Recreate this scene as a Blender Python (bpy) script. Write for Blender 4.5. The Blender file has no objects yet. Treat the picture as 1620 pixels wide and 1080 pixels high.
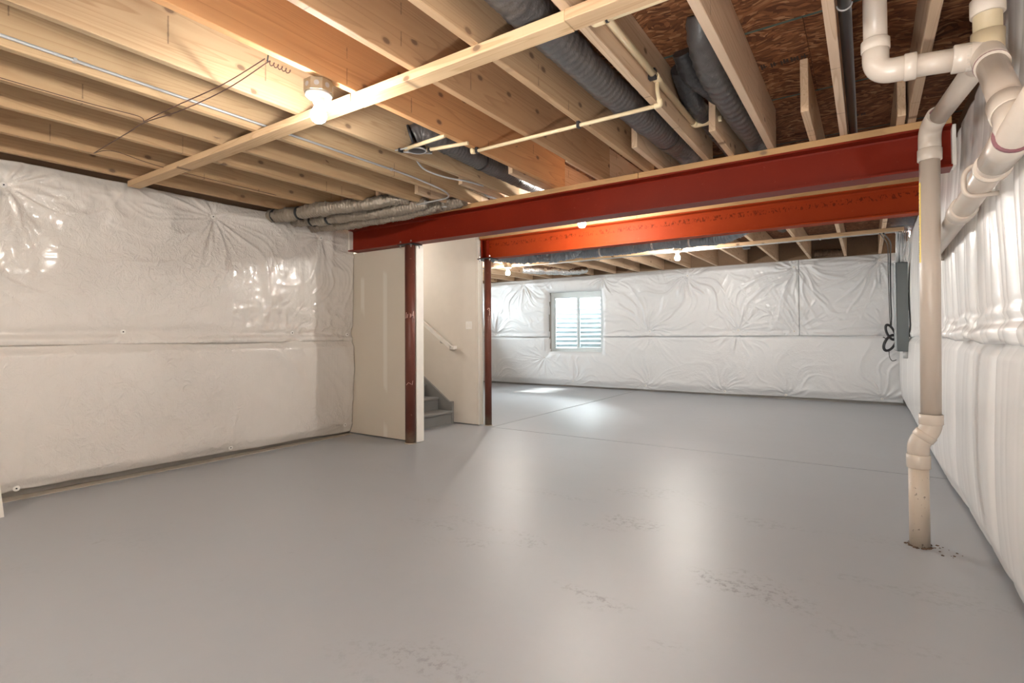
import bpy, math, random
import numpy as np
from mathutils import Vector, Matrix

random.seed(7)
C = bpy.context.scene.collection
PI = math.pi
sc = bpy.context.scene

# ------------------------------------------------------------------ camera, world, sun, exposure
YAW, PITCH, ROLL, FPX = 0.59124, 0.015462, -0.005978, 837.03
cd = bpy.data.cameras.new('camera')
cam = bpy.data.objects.new('camera', cd); C.objects.link(cam)
cam.matrix_world = (Matrix.Translation((0, 0, 1.25)) @ Matrix.Rotation(YAW, 4, 'Z') @ Matrix.Rotation(PI / 2, 4, 'X')
                    @ Matrix.Rotation(PITCH, 4, 'X') @ Matrix.Rotation(ROLL, 4, 'Z'))
cd.sensor_fit = 'HORIZONTAL'; cd.sensor_width = 36.0
cd.lens = 36.0 * FPX / 1620.0
cd.shift_y = (516.9 - 540.0) / 1620.0
cd.clip_start = 0.02
sc.camera = cam

w = bpy.data.worlds.new('world'); sc.world = w; w.use_nodes = True
wn = w.node_tree.nodes; wl = w.node_tree.links
bg = wn['Background']
bg.inputs['Color'].default_value = (0.90, 0.96, 1.0, 1); bg.inputs['Strength'].default_value = 70.0

sd = bpy.data.lights.new('sun', 'SUN'); sd.energy = 13.0; sd.angle = math.radians(3); sd.color = (1, .96, .9)
so = bpy.data.objects.new('sun', sd); C.objects.link(so)
so.rotation_euler = Vector((1.0, .13, -.60)).to_track_quat('-Z', 'Y').to_euler()

BULBS = {'soft': 320.0, 'bright': 720.0, 'mid': 640.0, 'cool': 950.0, 'rear': 1250.0}         # emission strength of the bare bulbs
sc.view_settings.view_transform = 'Standard'
sc.view_settings.look = 'None'
sc.view_settings.gamma = 1.0
sc.view_settings.use_curve_mapping = False
sc.view_settings.exposure = 0.88
sc.cycles.max_bounces = 9
sc.cycles.diffuse_bounces = 6
sc.cycles.glossy_bounces = 4
sc.cycles.transparent_max_bounces = 8
sc.cycles.caustics_reflective = False
sc.cycles.caustics_refractive = False
sc.cycles.sample_clamp_indirect = 6.0
sc.cycles.use_denoising = True

# portals: tell the sampler where the daylight comes in (they emit nothing themselves)
def portal(loc, rot, sx, sy):
    l = bpy.data.lights.new('portal', 'AREA'); l.shape = 'RECTANGLE'; l.size = sx; l.size_y = sy
    l.cycles.is_portal = True
    o = bpy.data.objects.new('portal', l); C.objects.link(o); o.location = loc; o.rotation_euler = rot

# ------------------------------------------------------------------ materials
MATS = {}
class NT:
    def __init__(s, name):
        s.m = bpy.data.materials.new(name); s.m.use_nodes = True
        s.t = s.m.node_tree; s.n = s.t.nodes; s.l = s.t.links
        s.b = s.n['Principled BSDF']; s.out = s.n['Material Output']
        MATS[name] = s.m
    def node(s, typ, **kw):
        o = s.n.new(typ)
        for k, v in kw.items():
            if hasattr(o, k) and not k[0].isupper():
                setattr(o, k, v)
        return o
    def set(s, sock, v):
        if isinstance(v, bpy.types.NodeSocket): s.l.new(v, sock)
        elif v is not None: sock.default_value = v
    def coord(s, scale=(1, 1, 1), rand=0.0, which='Object'):
        tc = s.n.new('ShaderNodeTexCoord'); mp = s.n.new('ShaderNodeMapping')
        mp.inputs['Scale'].default_value = scale
        s.l.new(tc.outputs[which], mp.inputs['Vector'])
        if rand:
            oi = s.n.new('ShaderNodeObjectInfo'); mu = s.n.new('ShaderNodeMath'); mu.operation = 'MULTIPLY'
            s.l.new(oi.outputs['Random'], mu.inputs[0]); mu.inputs[1].default_value = rand
            s.l.new(mu.outputs[0], mp.inputs['Location'])
        return mp.outputs[0]
    def noise(s, vec, scale=5, detail=3, rough=.55, dist=0.0):
        o = s.n.new('ShaderNodeTexNoise'); s.l.new(vec, o.inputs['Vector'])
        o.inputs['Scale'].default_value = scale; o.inputs['Detail'].default_value = detail
        o.inputs['Roughness'].default_value = rough; o.inputs['Distortion'].default_value = dist
        return o.outputs[0]
    def vor(s, vec, scale=5, feature='F1', out='Distance', rnd=1.0):
        o = s.n.new('ShaderNodeTexVoronoi'); o.feature = feature; s.l.new(vec, o.inputs['Vector'])
        o.inputs['Scale'].default_value = scale; o.inputs['Randomness'].default_value = rnd
        return o.outputs[out]
    def wave(s, vec, scale=5, dist=3, direction='Z', detail=2, dscale=1):
        o = s.n.new('ShaderNodeTexWave'); o.bands_direction = direction; s.l.new(vec, o.inputs['Vector'])
        o.inputs['Scale'].default_value = scale; o.inputs['Distortion'].default_value = dist
        o.inputs['Detail'].default_value = detail; o.inputs['Detail Scale'].default_value = dscale
        return o.outputs['Fac']
    def ramp(s, fac, stops):
        o = s.n.new('ShaderNodeValToRGB'); s.l.new(fac, o.inputs[0]); e = o.color_ramp.elements
        while len(e) < len(stops): e.new(.5)
        for k, (p, c) in enumerate(stops):
            e[k].position = p
            e[k].color = (c, c, c, 1) if isinstance(c, (int, float)) else (*c, 1)
        return o.outputs[0]
    def mix(s, fac, a, b, blend='MIX'):
        o = s.n.new('ShaderNodeMix'); o.data_type = 'RGBA'; o.blend_type = blend
        s.set(o.inputs[0], fac)
        for i, v in ((6, a), (7, b)):
            if isinstance(v, tuple) and len(v) == 3: v = (*v, 1)
            s.set(o.inputs[i], v)
        return o.outputs[2]
    def math(s, op, a, b=None):
        o = s.n.new('ShaderNodeMath'); o.operation = op; s.set(o.inputs[0], a)
        if b is not None: s.set(o.inputs[1], b)
        return o.outputs[0]
    def bump(s, h, strength=.3, dist=.01, normal=None):
        o = s.n.new('ShaderNodeBump'); o.inputs['Strength'].default_value = strength
        o.inputs['Distance'].default_value = dist; s.l.new(h, o.inputs['Height'])
        if normal is not None: s.l.new(normal, o.inputs['Normal'])
        return o.outputs[0]
    def fin(s, color=None, rough=None, metal=None, normal=None, spec=None):
        def g(n, v):
            if v is None: return
            if isinstance(v, tuple) and len(v) == 3: v = (*v, 1)
            s.set(s.b.inputs[n], v)
        g('Base Color', color); g('Roughness', rough); g('Metallic', metal); g('Normal', normal)
        g('Specular IOR Level', spec)
        return s.m

def simple(name, color, rough=.5, metal=0.0, spec=None, var=.06, nscale=8, bump=0.0):
    s = NT(name); v = s.coord()
    n = s.noise(v, nscale, 4)
    c = s.mix(n, tuple(max(0, k * (1 - var * 2)) for k in color), tuple(min(1, k * (1 + var)) for k in color))
    nm = s.bump(s.noise(v, nscale * 8, 3), bump, .002) if bump else None
    return s.fin(c, rough, metal, nm, spec)

def wood(name, axis='Y', light=(.76, .56, .35), dark=(.50, .31, .155), rough=.62):
    s = NT(name)
    sl = {'Y': (1, .05, 1), 'X': (.05, 1, 1), 'Z': (1, 1, .05)}[axis]
    kn = {'Y': (.02, .62, 1), 'X': (.62, .02, 1), 'Z': (1, .02, .62)}[axis]
    v = s.coord(sl, 37.0)
    g1 = s.noise(v, 60, 4, .6)
    g2 = s.noise(v, 7, 2, .5, .6)
    rings = s.math('FRACT', s.math('MULTIPLY', g2, 11.0))
    rings = s.ramp(rings, [(0, .0), (.72, .35), (.93, 1.0), (1, .1)])
    f = s.math('ADD', s.math('MULTIPLY', rings, .62), s.math('MULTIPLY', g1, .42))
    c = s.mix(f, light, dark)
    kv = s.coord(kn, 37.0)
    sxz = s.n.new('ShaderNodeSeparateXYZ'); s.l.new(kv, sxz.inputs[0])
    cb = s.n.new('ShaderNodeCombineXYZ')
    long_, cross = {'Y': (1, 2), 'X': (0, 2), 'Z': (2, 0)}[axis]
    s.l.new(sxz.outputs[long_], cb.inputs[0]); s.l.new(sxz.outputs[cross], cb.inputs[1])
    kvo = s.n.new('ShaderNodeTexVoronoi'); kvo.voronoi_dimensions = '2D'; kvo.inputs['Scale'].default_value = 4.2
    s.l.new(cb.outputs[0], kvo.inputs['Vector']); kd = kvo.outputs['Distance']
    k = s.ramp(kd, [(.0, 1.0), (.05, .9), (.065, .35), (.10, 0.0)])
    sel = s.math('GREATER_THAN', s.noise(kv, 2.6, 0), .50)
    c = s.mix(s.math('MULTIPLY', k, sel), c, (.13, .055, .022))
    if axis == 'Y':
        q = s.coord((.02, 1, .02), 23.0)
        sq = s.n.new('ShaderNodeSeparateXYZ'); s.l.new(q, sq.inputs[0])
        v1 = s.n.new('ShaderNodeTexVoronoi'); v1.voronoi_dimensions = '1D'; v1.inputs['Scale'].default_value = 1.3
        s.l.new(sq.outputs[1], v1.inputs['W'])
        sd_ = s.math('ADD', v1.outputs['Distance'], s.math('MULTIPLY', s.noise(s.coord((1, 1, 1)), 30, 2), .012))
        lim = s.math('GREATER_THAN', s.noise(s.coord((.5, .5, 9)), 1.0, 0), .52)
        c = s.mix(s.math('MULTIPLY', s.ramp(sd_, [(.0, .85), (.008, .7), (.012, 0.0)]), lim), c, (.10, .045, .02))
    blotch = s.noise(s.coord(kn, 11.0), 1.6, 2)
    c = s.mix(s.ramp(blotch, [(.35, 0.0), (.75, .35)]), c, (.40, .24, .12))
    oi = s.n.new('ShaderNodeObjectInfo')
    c = s.mix(1.0, c, oi.outputs['Color'], 'MULTIPLY')
    c = s.mix(.18, c, (.42, .36, .28))
    nm = s.bump(g1, .25, .0015)
    return s.fin(c, rough, 0.0, nm, .3)

wood('pine_y', 'Y'); wood('pine_x', 'X'); wood('pine_z', 'Z')
wood('pine_plate', 'X', (.58, .33, .12), (.40, .2, .06))
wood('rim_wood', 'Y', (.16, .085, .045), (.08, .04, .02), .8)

# oriented strand board
s = NT('osb')
v = s.coord((1, 1, 1), 13.0)
wv = s.n.new('ShaderNodeVectorMath'); wv.operation = 'MULTIPLY_ADD'
nn = s.n.new('ShaderNodeTexNoise'); s.l.new(v, nn.inputs['Vector']); nn.inputs['Scale'].default_value = 3.0
s.l.new(nn.outputs['Color'], wv.inputs[0]); wv.inputs[1].default_value = (.35, .35, .35); s.l.new(v, wv.inputs[2])
mp = s.n.new('ShaderNodeMapping'); mp.inputs['Scale'].default_value = (7, 26, 20); s.l.new(wv.outputs[0], mp.inputs[0])
cell = s.n.new('ShaderNodeTexVoronoi'); s.l.new(mp.outputs[0], cell.inputs[0]); cell.inputs['Scale'].default_value = 2.3
hue = s.n.new('ShaderNodeSeparateColor'); s.l.new(cell.outputs['Color'], hue.inputs[0])
c = s.ramp(hue.outputs[0], [(0, (.09, .030, .013)), (.45, (.20, .075, .030)), (.8, (.32, .135, .058)), (1, (.45, .24, .12))])
fine = s.noise(mp.outputs[0], 3, 3)
c = s.mix(s.math('MULTIPLY', fine, .55), c, (.06, .025, .012))
gc = s.n.new('ShaderNodeTexCoord'); sx = s.n.new('ShaderNodeSeparateXYZ'); s.l.new(gc.outputs['Generated'], sx.inputs[0])
edge = s.math('GREATER_THAN', s.math('ABSOLUTE', s.math('SUBTRACT', sx.outputs[1], .5)), .491)
c = s.mix(s.math('MULTIPLY', edge, .8), c, (.05, .12, .11))
s.fin(c, .75, 0, s.bump(s.math('ADD', hue.outputs[1], fine), .5, .004), .2)

# white poly faced insulation
def film(name, color, streak_axis, rough=.30, crump=.5, coat=.45):
    s = NT(name)
    v = s.coord()
    big = s.noise(v, 5.5, 5, .62, .8)
    rid = s.math('ABSOLUTE', s.math('SUBTRACT', s.noise(v, 9.0, 4, .6, 1.2), .5))
    sm = s.noise(v, 38, 3, .6, .5)
    stv = s.coord(streak_axis)
    st = s.noise(stv, 60, 3, .6)
    st2 = s.noise(stv, 16, 2, .5)
    patch = s.ramp(s.noise(v, .9, 2), [(.42, .12), (.62, 1.0)])
    h = s.math('ADD', s.math('MULTIPLY', rid, 1.1), s.math('MULTIPLY', sm, .20))
    h = s.math('MULTIPLY', h, patch)
    h = s.math('ADD', h, s.math('MULTIPLY', st, .05))
    h = s.math('ADD', h, s.math('MULTIPLY', st2, .10))
    nm = s.bump(h, crump, .035)
    c = s.mix(s.ramp(big, [(.3, 0.0), (.75, 1.0)]), tuple(k * .965 for k in color), color)
    c = s.mix(s.ramp(st, [(.4, 0.0), (.75, .10)]), c, tuple(k * .9 for k in color))
    s.b.inputs['Coat Weight'].default_value = coat; s.b.inputs['Coat Roughness'].default_value = .14
    return s.fin(c, rough, 0, nm, .5)
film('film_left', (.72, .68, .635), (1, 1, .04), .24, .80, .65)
film('film_far', (.71, .725, .74), (1, 1, .04), .36, .38, .2)  # bluish base offsets the warm bulbs: cool daylight put into the colour
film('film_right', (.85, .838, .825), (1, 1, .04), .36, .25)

# painted floor
s = NT('floor_paint')
v = s.coord()
n1 = s.noise(v, .7, 5, .6); n2 = s.noise(v, 6, 5, .65); n3 = s.noise(v, 120, 2)
c = s.mix(n1, (.305, .322, .345), (.355, .372, .395))
c = s.mix(s.ramp(n2, [(.35, 0.0), (.8, .25)]), c, (.40, .41, .425))
wy = s.n.new('ShaderNodeTexCoord'); sp = s.n.new('ShaderNodeSeparateXYZ'); s.l.new(wy.outputs['Object'], sp.inputs[0])
scuff = s.ramp(s.noise(s.coord((1, 1, 1)), 3.1, 6, .75, 1.5), [(.655, 0.0), (.70, .5)])
m1 = s.ramp(s.noise(s.coord((.5, .5, 1)), .9, 1), [(.52, 0.0), (.66, 1.0)])
c = s.mix(s.math('MULTIPLY', scuff, m1), c, (.16, .155, .15))
r = s.math('ADD', s.math('MULTIPLY', n2, .14), .36)
scu = s.coord((1.0, 2.2, 1)); big = s.noise(scu, 1.1, 2, .5); fin_ = s.noise(s.coord((1, 1, 1)), 26, 5, .7)
pos = s.n.new('ShaderNodeVectorMath'); pos.operation = 'DISTANCE'; s.l.new(s.coord((1, 1, 1)), pos.inputs[0]); pos.inputs[1].default_value = (-1.15, 2.6, 0)
worn = s.ramp(s.math('MULTIPLY', pos.outputs['Value'], .2), [(.10, 1.0), (.38, .12)])
sm_ = s.math('MULTIPLY', s.ramp(big, [(.56, 0.0), (.66, 1.0)]), s.ramp(fin_, [(.50, 0.0), (.62, .8)]))
sm_ = s.math('MULTIPLY', sm_, worn)
c = s.mix(sm_, c, (.19, .19, .19))
r = s.math('ADD', r, s.math('MULTIPLY', sm_, .25))
s.b.inputs['Coat Weight'].default_value = .35; s.b.inputs['Coat Roughness'].default_value = .40; s.b.inputs['Coat IOR'].default_value = 1.6
s.fin(c, r, 0, s.bump(s.math('ADD', s.math('MULTIPLY', n2, .5), s.math('MULTIPLY', n3, .06)), .12, .008), .5)

simple('groove', (.05, .05, .05), .8)
simple('bare_concrete', (.46, .41, .34), .9, var=.18, nscale=14, bump=.5)
simple('concrete_wall', (.42, .40, .37), .9, var=.12, nscale=6, bump=.4)
s = NT('drywall')
v = s.coord(); n = s.noise(v, 2.5, 3); 
c = s.mix(n, (.56, .50, .42), (.60, .54, .455))
band = s.n.new('ShaderNodeSeparateXYZ'); s.l.new(v, band.inputs[0])
x1 = s.math('FRACT', s.math('MULTIPLY', s.math('ADD', band.outputs[0], 10.0), 2.45))
mud = s.ramp(s.math('ABSOLUTE', s.math('SUBTRACT', x1, .5)), [(.0, .55), (.07, .45), (.10, 0.0)])
mudz = s.ramp(s.noise(s.coord((1.5, 1.5, 1)), 1.6, 1), [(.47, 0.0), (.53, 1.0)])
c = s.mix(s.math('MULTIPLY', mud, mudz), c, (.72, .70, .64))
s.fin(c, .7, 0, s.bump(s.noise(v, 60, 3), .08, .003), .3)
simple('drywall_lit', (.66, .61, .54), .7, var=.03)  # lighter drywall copy; extra light on the stair wall put into the colour
simple('white_trim', (.80, .77, .71), .5)
simple('white_plastic', (.82, .80, .76), .35)
simple('white_frame', (.70, .77, .79), .4)
simple('stair_paint', (.22, .22, .215), .42, var=.05)
simple('handrail_white', (.78, .75, .70), .4)

def red_steel(name, base, dark, rough, marks=False, rust=0.0, spec=.26):
    s = NT(name); v = s.coord()
    n = s.noise(v, 3.5, 4); n2 = s.noise(v, 28, 4, .65)
    c = s.mix(n, dark, base)
    c = s.mix(s.ramp(n2, [(.66, 0.0), (.78, .35)]), c, (.42, .16, .10))
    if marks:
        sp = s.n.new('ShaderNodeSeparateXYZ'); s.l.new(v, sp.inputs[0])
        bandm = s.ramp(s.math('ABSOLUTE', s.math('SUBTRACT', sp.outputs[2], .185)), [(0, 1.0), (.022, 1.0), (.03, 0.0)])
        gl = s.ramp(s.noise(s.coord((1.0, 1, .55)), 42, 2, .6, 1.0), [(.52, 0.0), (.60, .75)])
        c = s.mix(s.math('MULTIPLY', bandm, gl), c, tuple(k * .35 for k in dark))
    if rust:
        sp = s.n.new('ShaderNodeSeparateXYZ'); s.l.new(v, sp.inputs[0])
        low = s.ramp(s.math('ADD', sp.outputs[2], s.math('MULTIPLY', s.noise(v, 12, 3), .25)), [(.16, 1.0), (.30, 0.0)])
        c = s.mix(s.math('MULTIPLY', low, .85), c, (.20, .15, .105))
        chips = s.ramp(s.noise(v, 17, 4, .7), [(.66, 0.0), (.70, .6)])
        c = s.mix(chips, c, (.42, .26, .20))
    return s.fin(c, rough, 0.0, s.bump(n2, .12, .003), spec)
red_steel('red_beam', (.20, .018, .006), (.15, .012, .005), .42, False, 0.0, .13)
red_steel('red_beam_marked_lit', (.37, .050, .009), (.27, .031, .007), .55, True, 0.0, .12)  # more orange than the front beam: the bulb's glow put into the colour
red_steel('red_column', (.15, .048, .032), (.09, .030, .022), .38, False, 1.0)
simple('pink_primer', (.50, .20, .16), .5, var=.2, nscale=20)
simple('chalk', (.62, .40, .34), .9)
simple('zinc', (.62, .62, .60), .32, 1.0, var=.1)
simple('galvanized', (.52, .53, .54), .42, .45, var=.10, nscale=20)
simple('old_box_metal', (.52, .44, .32), .42, .8, var=.2, nscale=20)
simple('dark_metal', (.05, .05, .055), .4, .6)

s = NT('pvc'); v = s.coord()
c = s.mix(s.noise(v, 4, 3), (.52, .445, .375), (.58, .50, .43))
st = s.noise(s.coord((1, 1, .08)), 30, 3)
c = s.mix(s.ramp(st, [(.60, 0.0), (.75, .22)]), c, (.50, .40, .32))
sp = s.n.new('ShaderNodeSeparateXYZ'); s.l.new(v, sp.inputs[0])
s.fin(c, .30, 0, None, .5)
s = NT('pvc_splashed'); v = s.coord()
c = s.mix(s.noise(v, 4, 3), (.55, .47, .385), (.60, .52, .43))
sp = s.n.new('ShaderNodeSeparateXYZ'); s.l.new(v, sp.inputs[0])
dr = s.ramp(s.noise(s.coord((1, 1, .7)), 55, 3, .6), [(.655, 0.0), (.675, .85)])
hi = s.ramp(sp.outputs[2], [(.36, 1.0), (.47, 0.0)])
c = s.mix(s.math('MULTIPLY', dr, hi), c, (.16, .13, .10))
s.fin(c, .32, 0, None, .5)
simple('pvc_fitting', (.60, .525, .45), .27, var=.03)
simple('pvc_yellowed', (.56, .455, .30), .32, var=.06)
simple('primer_ring', (.22, .085, .10), .4, var=.2, nscale=30)
simple('cpvc', (.76, .62, .40), .32, var=.05)
simple('yellow_label', (.80, .55, .02), .5, var=.05)
simple('black_print', (.02, .018, .016), .6)
simple('osb_stamp', (.035, .02, .015), .8)
simple('black_pipe', (.012, .011, .011), .34, .0, spec=.3, var=.2)
simple('cable_black', (.012, .012, .014), .45)
simple('wire_brown', (.10, .045, .03), .5)
simple('panel_gray', (.115, .135, .14), .42, .2, var=.06)
simple('panel_door', (.30, .33, .34), .4, .2, var=.06)
simple('orange_strap', (.75, .16, .02), .5)
simple('black_tape', (.02, .02, .022), .4)
simple('mineral_wool', (.16, .10, .065), .95, var=.3, nscale=40, bump=.8)

def duct(name, color, rough, metal, helix):
    s = NT(name); v = s.coord()
    n = s.noise(v, 12, 4, .6, .5); n2 = s.noise(v, 55, 3, .6)
    c = s.mix(n, tuple(k * .8 for k in color), tuple(min(1, k * 1.15) for k in color))
    return s.fin(c, rough, metal, s.bump(s.math('ADD', n, s.math('MULTIPLY', n2, .4)), helix, .012), .5)
duct('duct_gray', (.095, .087, .085), .33, .0, .45)
duct('duct_black', (.035, .033, .034), .30, .0, .5)
duct('duct_silver', (.30, .255, .205), .38, .35, .9)
duct('duct_foil', (.75, .75, .74), .25, .9, .6)
duct('duct_blue', (.27, .315, .36), .28, .15, .9)

# thin window glass: clear with a fresnel reflection
s = NT('glass')
tr = s.n.new('ShaderNodeBsdfTransparent'); tr.inputs[0].default_value = (.95, .98, .98, 1)
gl = s.n.new('ShaderNodeBsdfGlossy'); gl.inputs['Roughness'].default_value = .02
fr = s.n.new('ShaderNodeFresnel'); fr.inputs[0].default_value = 1.45
mx = s.n.new('ShaderNodeMixShader'); s.l.new(fr.outputs[0], mx.inputs[0]); s.l.new(tr.outputs[0], mx.inputs[1]); s.l.new(gl.outputs[0], mx.inputs[2])
s.l.new(mx.outputs[0], s.out.inputs[0])
simple('well_steel', (.34, .385, .40), .5, .0, var=.03)
simple('gravel', (.16, .155, .15), .9, var=.3, nscale=30, bump=.6)

for kb, eb in BULBS.items():
    s = NT('bulb_' + kb)
    em = s.n.new('ShaderNodeEmission'); em.inputs[0].default_value = (1, .95, .88, 1) if kb == 'cool' else (1, .945, .87, 1); em.inputs[1].default_value = eb
    s.l.new(em.outputs[0], s.out.inputs[0])

# ------------------------------------------------------------------ geometry helpers
class MB:
    def __init__(s): s.v = []; s.f = []; s.sm = []
    def add(s, vs, fs, smooth=False):
        o = len(s.v); s.v += [tuple(p) for p in vs]
        s.f += [tuple(i + o for i in f) for f in fs]; s.sm += [smooth] * len(fs)
        return s
    def box(s, x0, x1, y0, y1, z0, z1):
        vs = [(x, y, z) for x in (x0, x1) for y in (y0, y1) for z in (z0, z1)]
        return s.add(vs, [(0, 1, 3, 2), (4, 6, 7, 5), (0, 4, 5, 1), (2, 3, 7, 6), (0, 2, 6, 4), (1, 5, 7, 3)])
    def bbox(s, x0, x1, y0, y1, z0, z1, b=.004):
        # box with chamfered edges (built as an octagon-free inset box)
        import bmesh
        bm = bmesh.new()
        bmesh.ops.create_cube(bm, size=1.0)
        for v in bm.verts:
            v.co = Vector(((x0 + x1) / 2 + v.co.x * (x1 - x0), (y0 + y1) / 2 + v.co.y * (y1 - y0), (z0 + z1) / 2 + v.co.z * (z1 - z0)))
        bmesh.ops.bevel(bm, geom=list(bm.edges), offset=b, segments=1, affect='EDGES')
        bm.verts.index_update()
        s.add([v.co[:] for v in bm.verts], [[v.index for v in f.verts] for f in bm.faces])
        bm.free(); return s
    def prism(s, poly, axis, a0, a1):
        # poly: 2D list in the plane perpendicular to axis, extruded a0..a1
        n = len(poly)
        def P(p, a): return {'X': (a, p[0], p[1]), 'Y': (p[0], a, p[1]), 'Z': (p[0], p[1], a)}[axis]
        vs = [P(p, a0) for p in poly] + [P(p, a1) for p in poly]
        fs = [tuple(range(n))[::-1], tuple(range(n, 2 * n))] + [(i, (i + 1) % n, n + (i + 1) % n, n + i) for i in range(n)]
        return s.add(vs, fs)
    def tube(s, pts, r, seg=16, caps=True, smooth=True):
        pts = [Vector(p) for p in pts]; n = len(pts)
        rs = r if isinstance(r, (list, tuple)) else [r] * n
        tg = []
        for i in range(n):
            a = pts[max(0, i - 1)]; b = pts[min(n - 1, i + 1)]
            d = (b - a)
            if d.length < 1e-9: d = tg[-1] if tg else Vector((0, 0, 1))
            tg.append(d.normalized())
        ref = Vector((0, 0, 1)) if abs(tg[0].z) < .9 else Vector((1, 0, 0))
        u = tg[0].cross(ref).normalized()
        vs = []; fs = []
        for i in range(n):
            if i:
                q = tg[i - 1].rotation_difference(tg[i]); u = q @ u
                u = (u - tg[i] * u.dot(tg[i])).normalized()
            w_ = tg[i].cross(u)
            for k in range(seg):
                a = 2 * PI * k / seg
                vs.append(pts[i] + (u * math.cos(a) + w_ * math.sin(a)) * rs[i])
        for i in range(n - 1):
            for k in range(seg):
                k2 = (k + 1) % seg
                fs.append((i * seg + k, i * seg + k2, (i + 1) * seg + k2, (i + 1) * seg + k))
        s.add(vs, fs, smooth)
        if caps:
            o = len(s.v) - len(vs)
            s.f.append(tuple(o + k for k in range(seg))[::-1]); s.sm.append(False)
            s.f.append(tuple(o + (n - 1) * seg + k for k in range(seg))); s.sm.append(False)
        return s
    def lathe(s, prof, c, seg=24, smooth=True, rot=0.0):
        # prof: (r, z) around the vertical through c
        vs = []; fs = []
        for r, z in prof:
            for k in range(seg):
                a = 2 * PI * k / seg + rot
                vs.append((c[0] + r * math.cos(a), c[1] + r * math.sin(a), c[2] + z))
        n = len(prof)
        for i in range(n - 1):
            for k in range(seg):
                k2 = (k + 1) % seg
                fs.append((i * seg + k, i * seg + k2, (i + 1) * seg + k2, (i + 1) * seg + k))
        fs.append(tuple(range(seg))[::-1]); fs.append(tuple((n - 1) * seg + k for k in range(seg)))
        return s.add(vs, fs, smooth)

WORLD = {}
def obj(name, mb, mat, parent=None, origin=None, color=None):
    vs = np.array(mb.v, dtype=float)
    if origin is None:
        lo, hi = vs.min(0), vs.max(0)
        origin = ((lo[0] + hi[0]) / 2, (lo[1] + hi[1]) / 2, lo[2])
    me = bpy.data.meshes.new(name)
    me.from_pydata((vs - np.array(origin)).tolist(), [], mb.f)
    me.polygons.foreach_set('use_smooth', mb.sm)
    me.materials.append(MATS[mat] if isinstance(mat, str) else mat)
    me.update()
    o = bpy.data.objects.new(name, me); C.objects.link(o)
    pw = (0, 0, 0)
    if parent is not None:
        o.parent = parent; pw = WORLD[parent.name]
    o.location = tuple(origin[i] - pw[i] for i in range(3))
    WORLD[o.name] = tuple(origin)
    if color: o.color = (*color, 1)
    return o
def tag(o, label=None, cat=None, group=None, kind=None):
    if label: o['label'] = label
    if cat: o['category'] = cat
    if group: o['group'] = group
    if kind: o['kind'] = kind
    return o
def thing(name, loc, label, cat, group=None):
    o = bpy.data.objects.new(name, None); C.objects.link(o); o.location = loc; o.empty_display_size = .1
    WORLD[o.name] = tuple(loc)
    return tag(o, label, cat, group)
def struct(name, mb, mat, parent=None, **k):
    o = obj(name, mb, mat, parent, **k)
    if parent is None: o['kind'] = 'structure'
    return o
def bez(pts, n=8):
    # Catmull-Rom through points
    P = [Vector(p) for p in pts]; out = []
    for i in range(len(P) - 1):
        p0 = P[max(0, i - 1)]; p1 = P[i]; p2 = P[i + 1]; p3 = P[min(len(P) - 1, i + 2)]
        for k in range(n):
            t = k / n
            out.append(.5 * ((2 * p1) + (p2 - p0) * t + (2 * p0 - 5 * p1 + 4 * p2 - p3) * t * t + (3 * p1 - p0 - 3 * p2 + p3) * t ** 3))
    out.append(P[-1]); return out
def resample(pts, step):
    P = [Vector(p) for p in pts]; out = [P[0]]; acc = 0.0
    for a, b in zip(P, P[1:]):
        L = (b - a).length; 
        if L < 1e-9: continue
        t = step - acc
        while t <= L:
            out.append(a + (b - a) * (t / L)); t += step
        acc = L - (t - step)
    if (out[-1] - P[-1]).length > step * .3: out.append(P[-1])
    return out
def corner(pts, rad, n=8):
    # polyline with rounded corners
    P = [Vector(p) for p in pts]; out = [P[0]]
    for i in range(1, len(P) - 1):
        a = (P[i - 1] - P[i]); b = (P[i + 1] - P[i])
        r = min(rad, a.length * .49, b.length * .49)
        p0 = P[i] + a.normalized() * r; p2 = P[i] + b.normalized() * r
        for k in range(n + 1):
            t = k / n
            out.append(p0 * (1 - t) ** 2 + P[i] * 2 * t * (1 - t) + p2 * t * t)
    out.append(P[-1]); return out

# vectorised value noise for the cloth-like walls
def vnoise(x, y, seed=0):
    xi = np.floor(x).astype(np.int64); yi = np.floor(y).astype(np.int64)
    xf = x - xi; yf = y - yi
    def h(a, b):
        n = (a * 374761393 + b * 668265263 + seed * 974634541) & 0xffffffff
        n = ((n ^ (n >> 13)) * 1274126177) & 0xffffffff
        return ((n ^ (n >> 16)) & 0xffff) / 65535.0
    u = xf * xf * (3 - 2 * xf); v_ = yf * yf * (3 - 2 * yf)
    return (h(xi, yi) * (1 - u) + h(xi + 1, yi) * u) * (1 - v_) + (h(xi, yi + 1) * (1 - u) + h(xi + 1, yi + 1) * u) * v_
def fbm(x, y, seed=0, oct=4):
    r = 0; a = .5
    for k in range(oct):
        r = r + a * vnoise(x * 2 ** k, y * 2 ** k, seed + k * 17); a *= .5
    return r
def ridge(x, y, seed=0, oct=3):
    r = 0; a = .5
    for k in range(oct):
        r = r + a * (1 - np.abs(2 * vnoise(x * 2 ** k, y * 2 ** k, seed + k * 31) - 1)); a *= .5
    return r
def sstep(a, b, x):
    t = np.clip((x - a) / (b - a), 0, 1); return t * t * (3 - 2 * t)

# ------------------------------------------------------------------ levels
FX0, FX1 = -9.4, .62          # left end of the rear room, concrete face on the right
LX = -5.60                    # concrete face, left wall
FY = 11.32                    # concrete face, far wall
BY = -2.4                     # wall behind the camera
JZ, SZ = 2.64, 2.975          # joist bottom, subfloor underside

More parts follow.
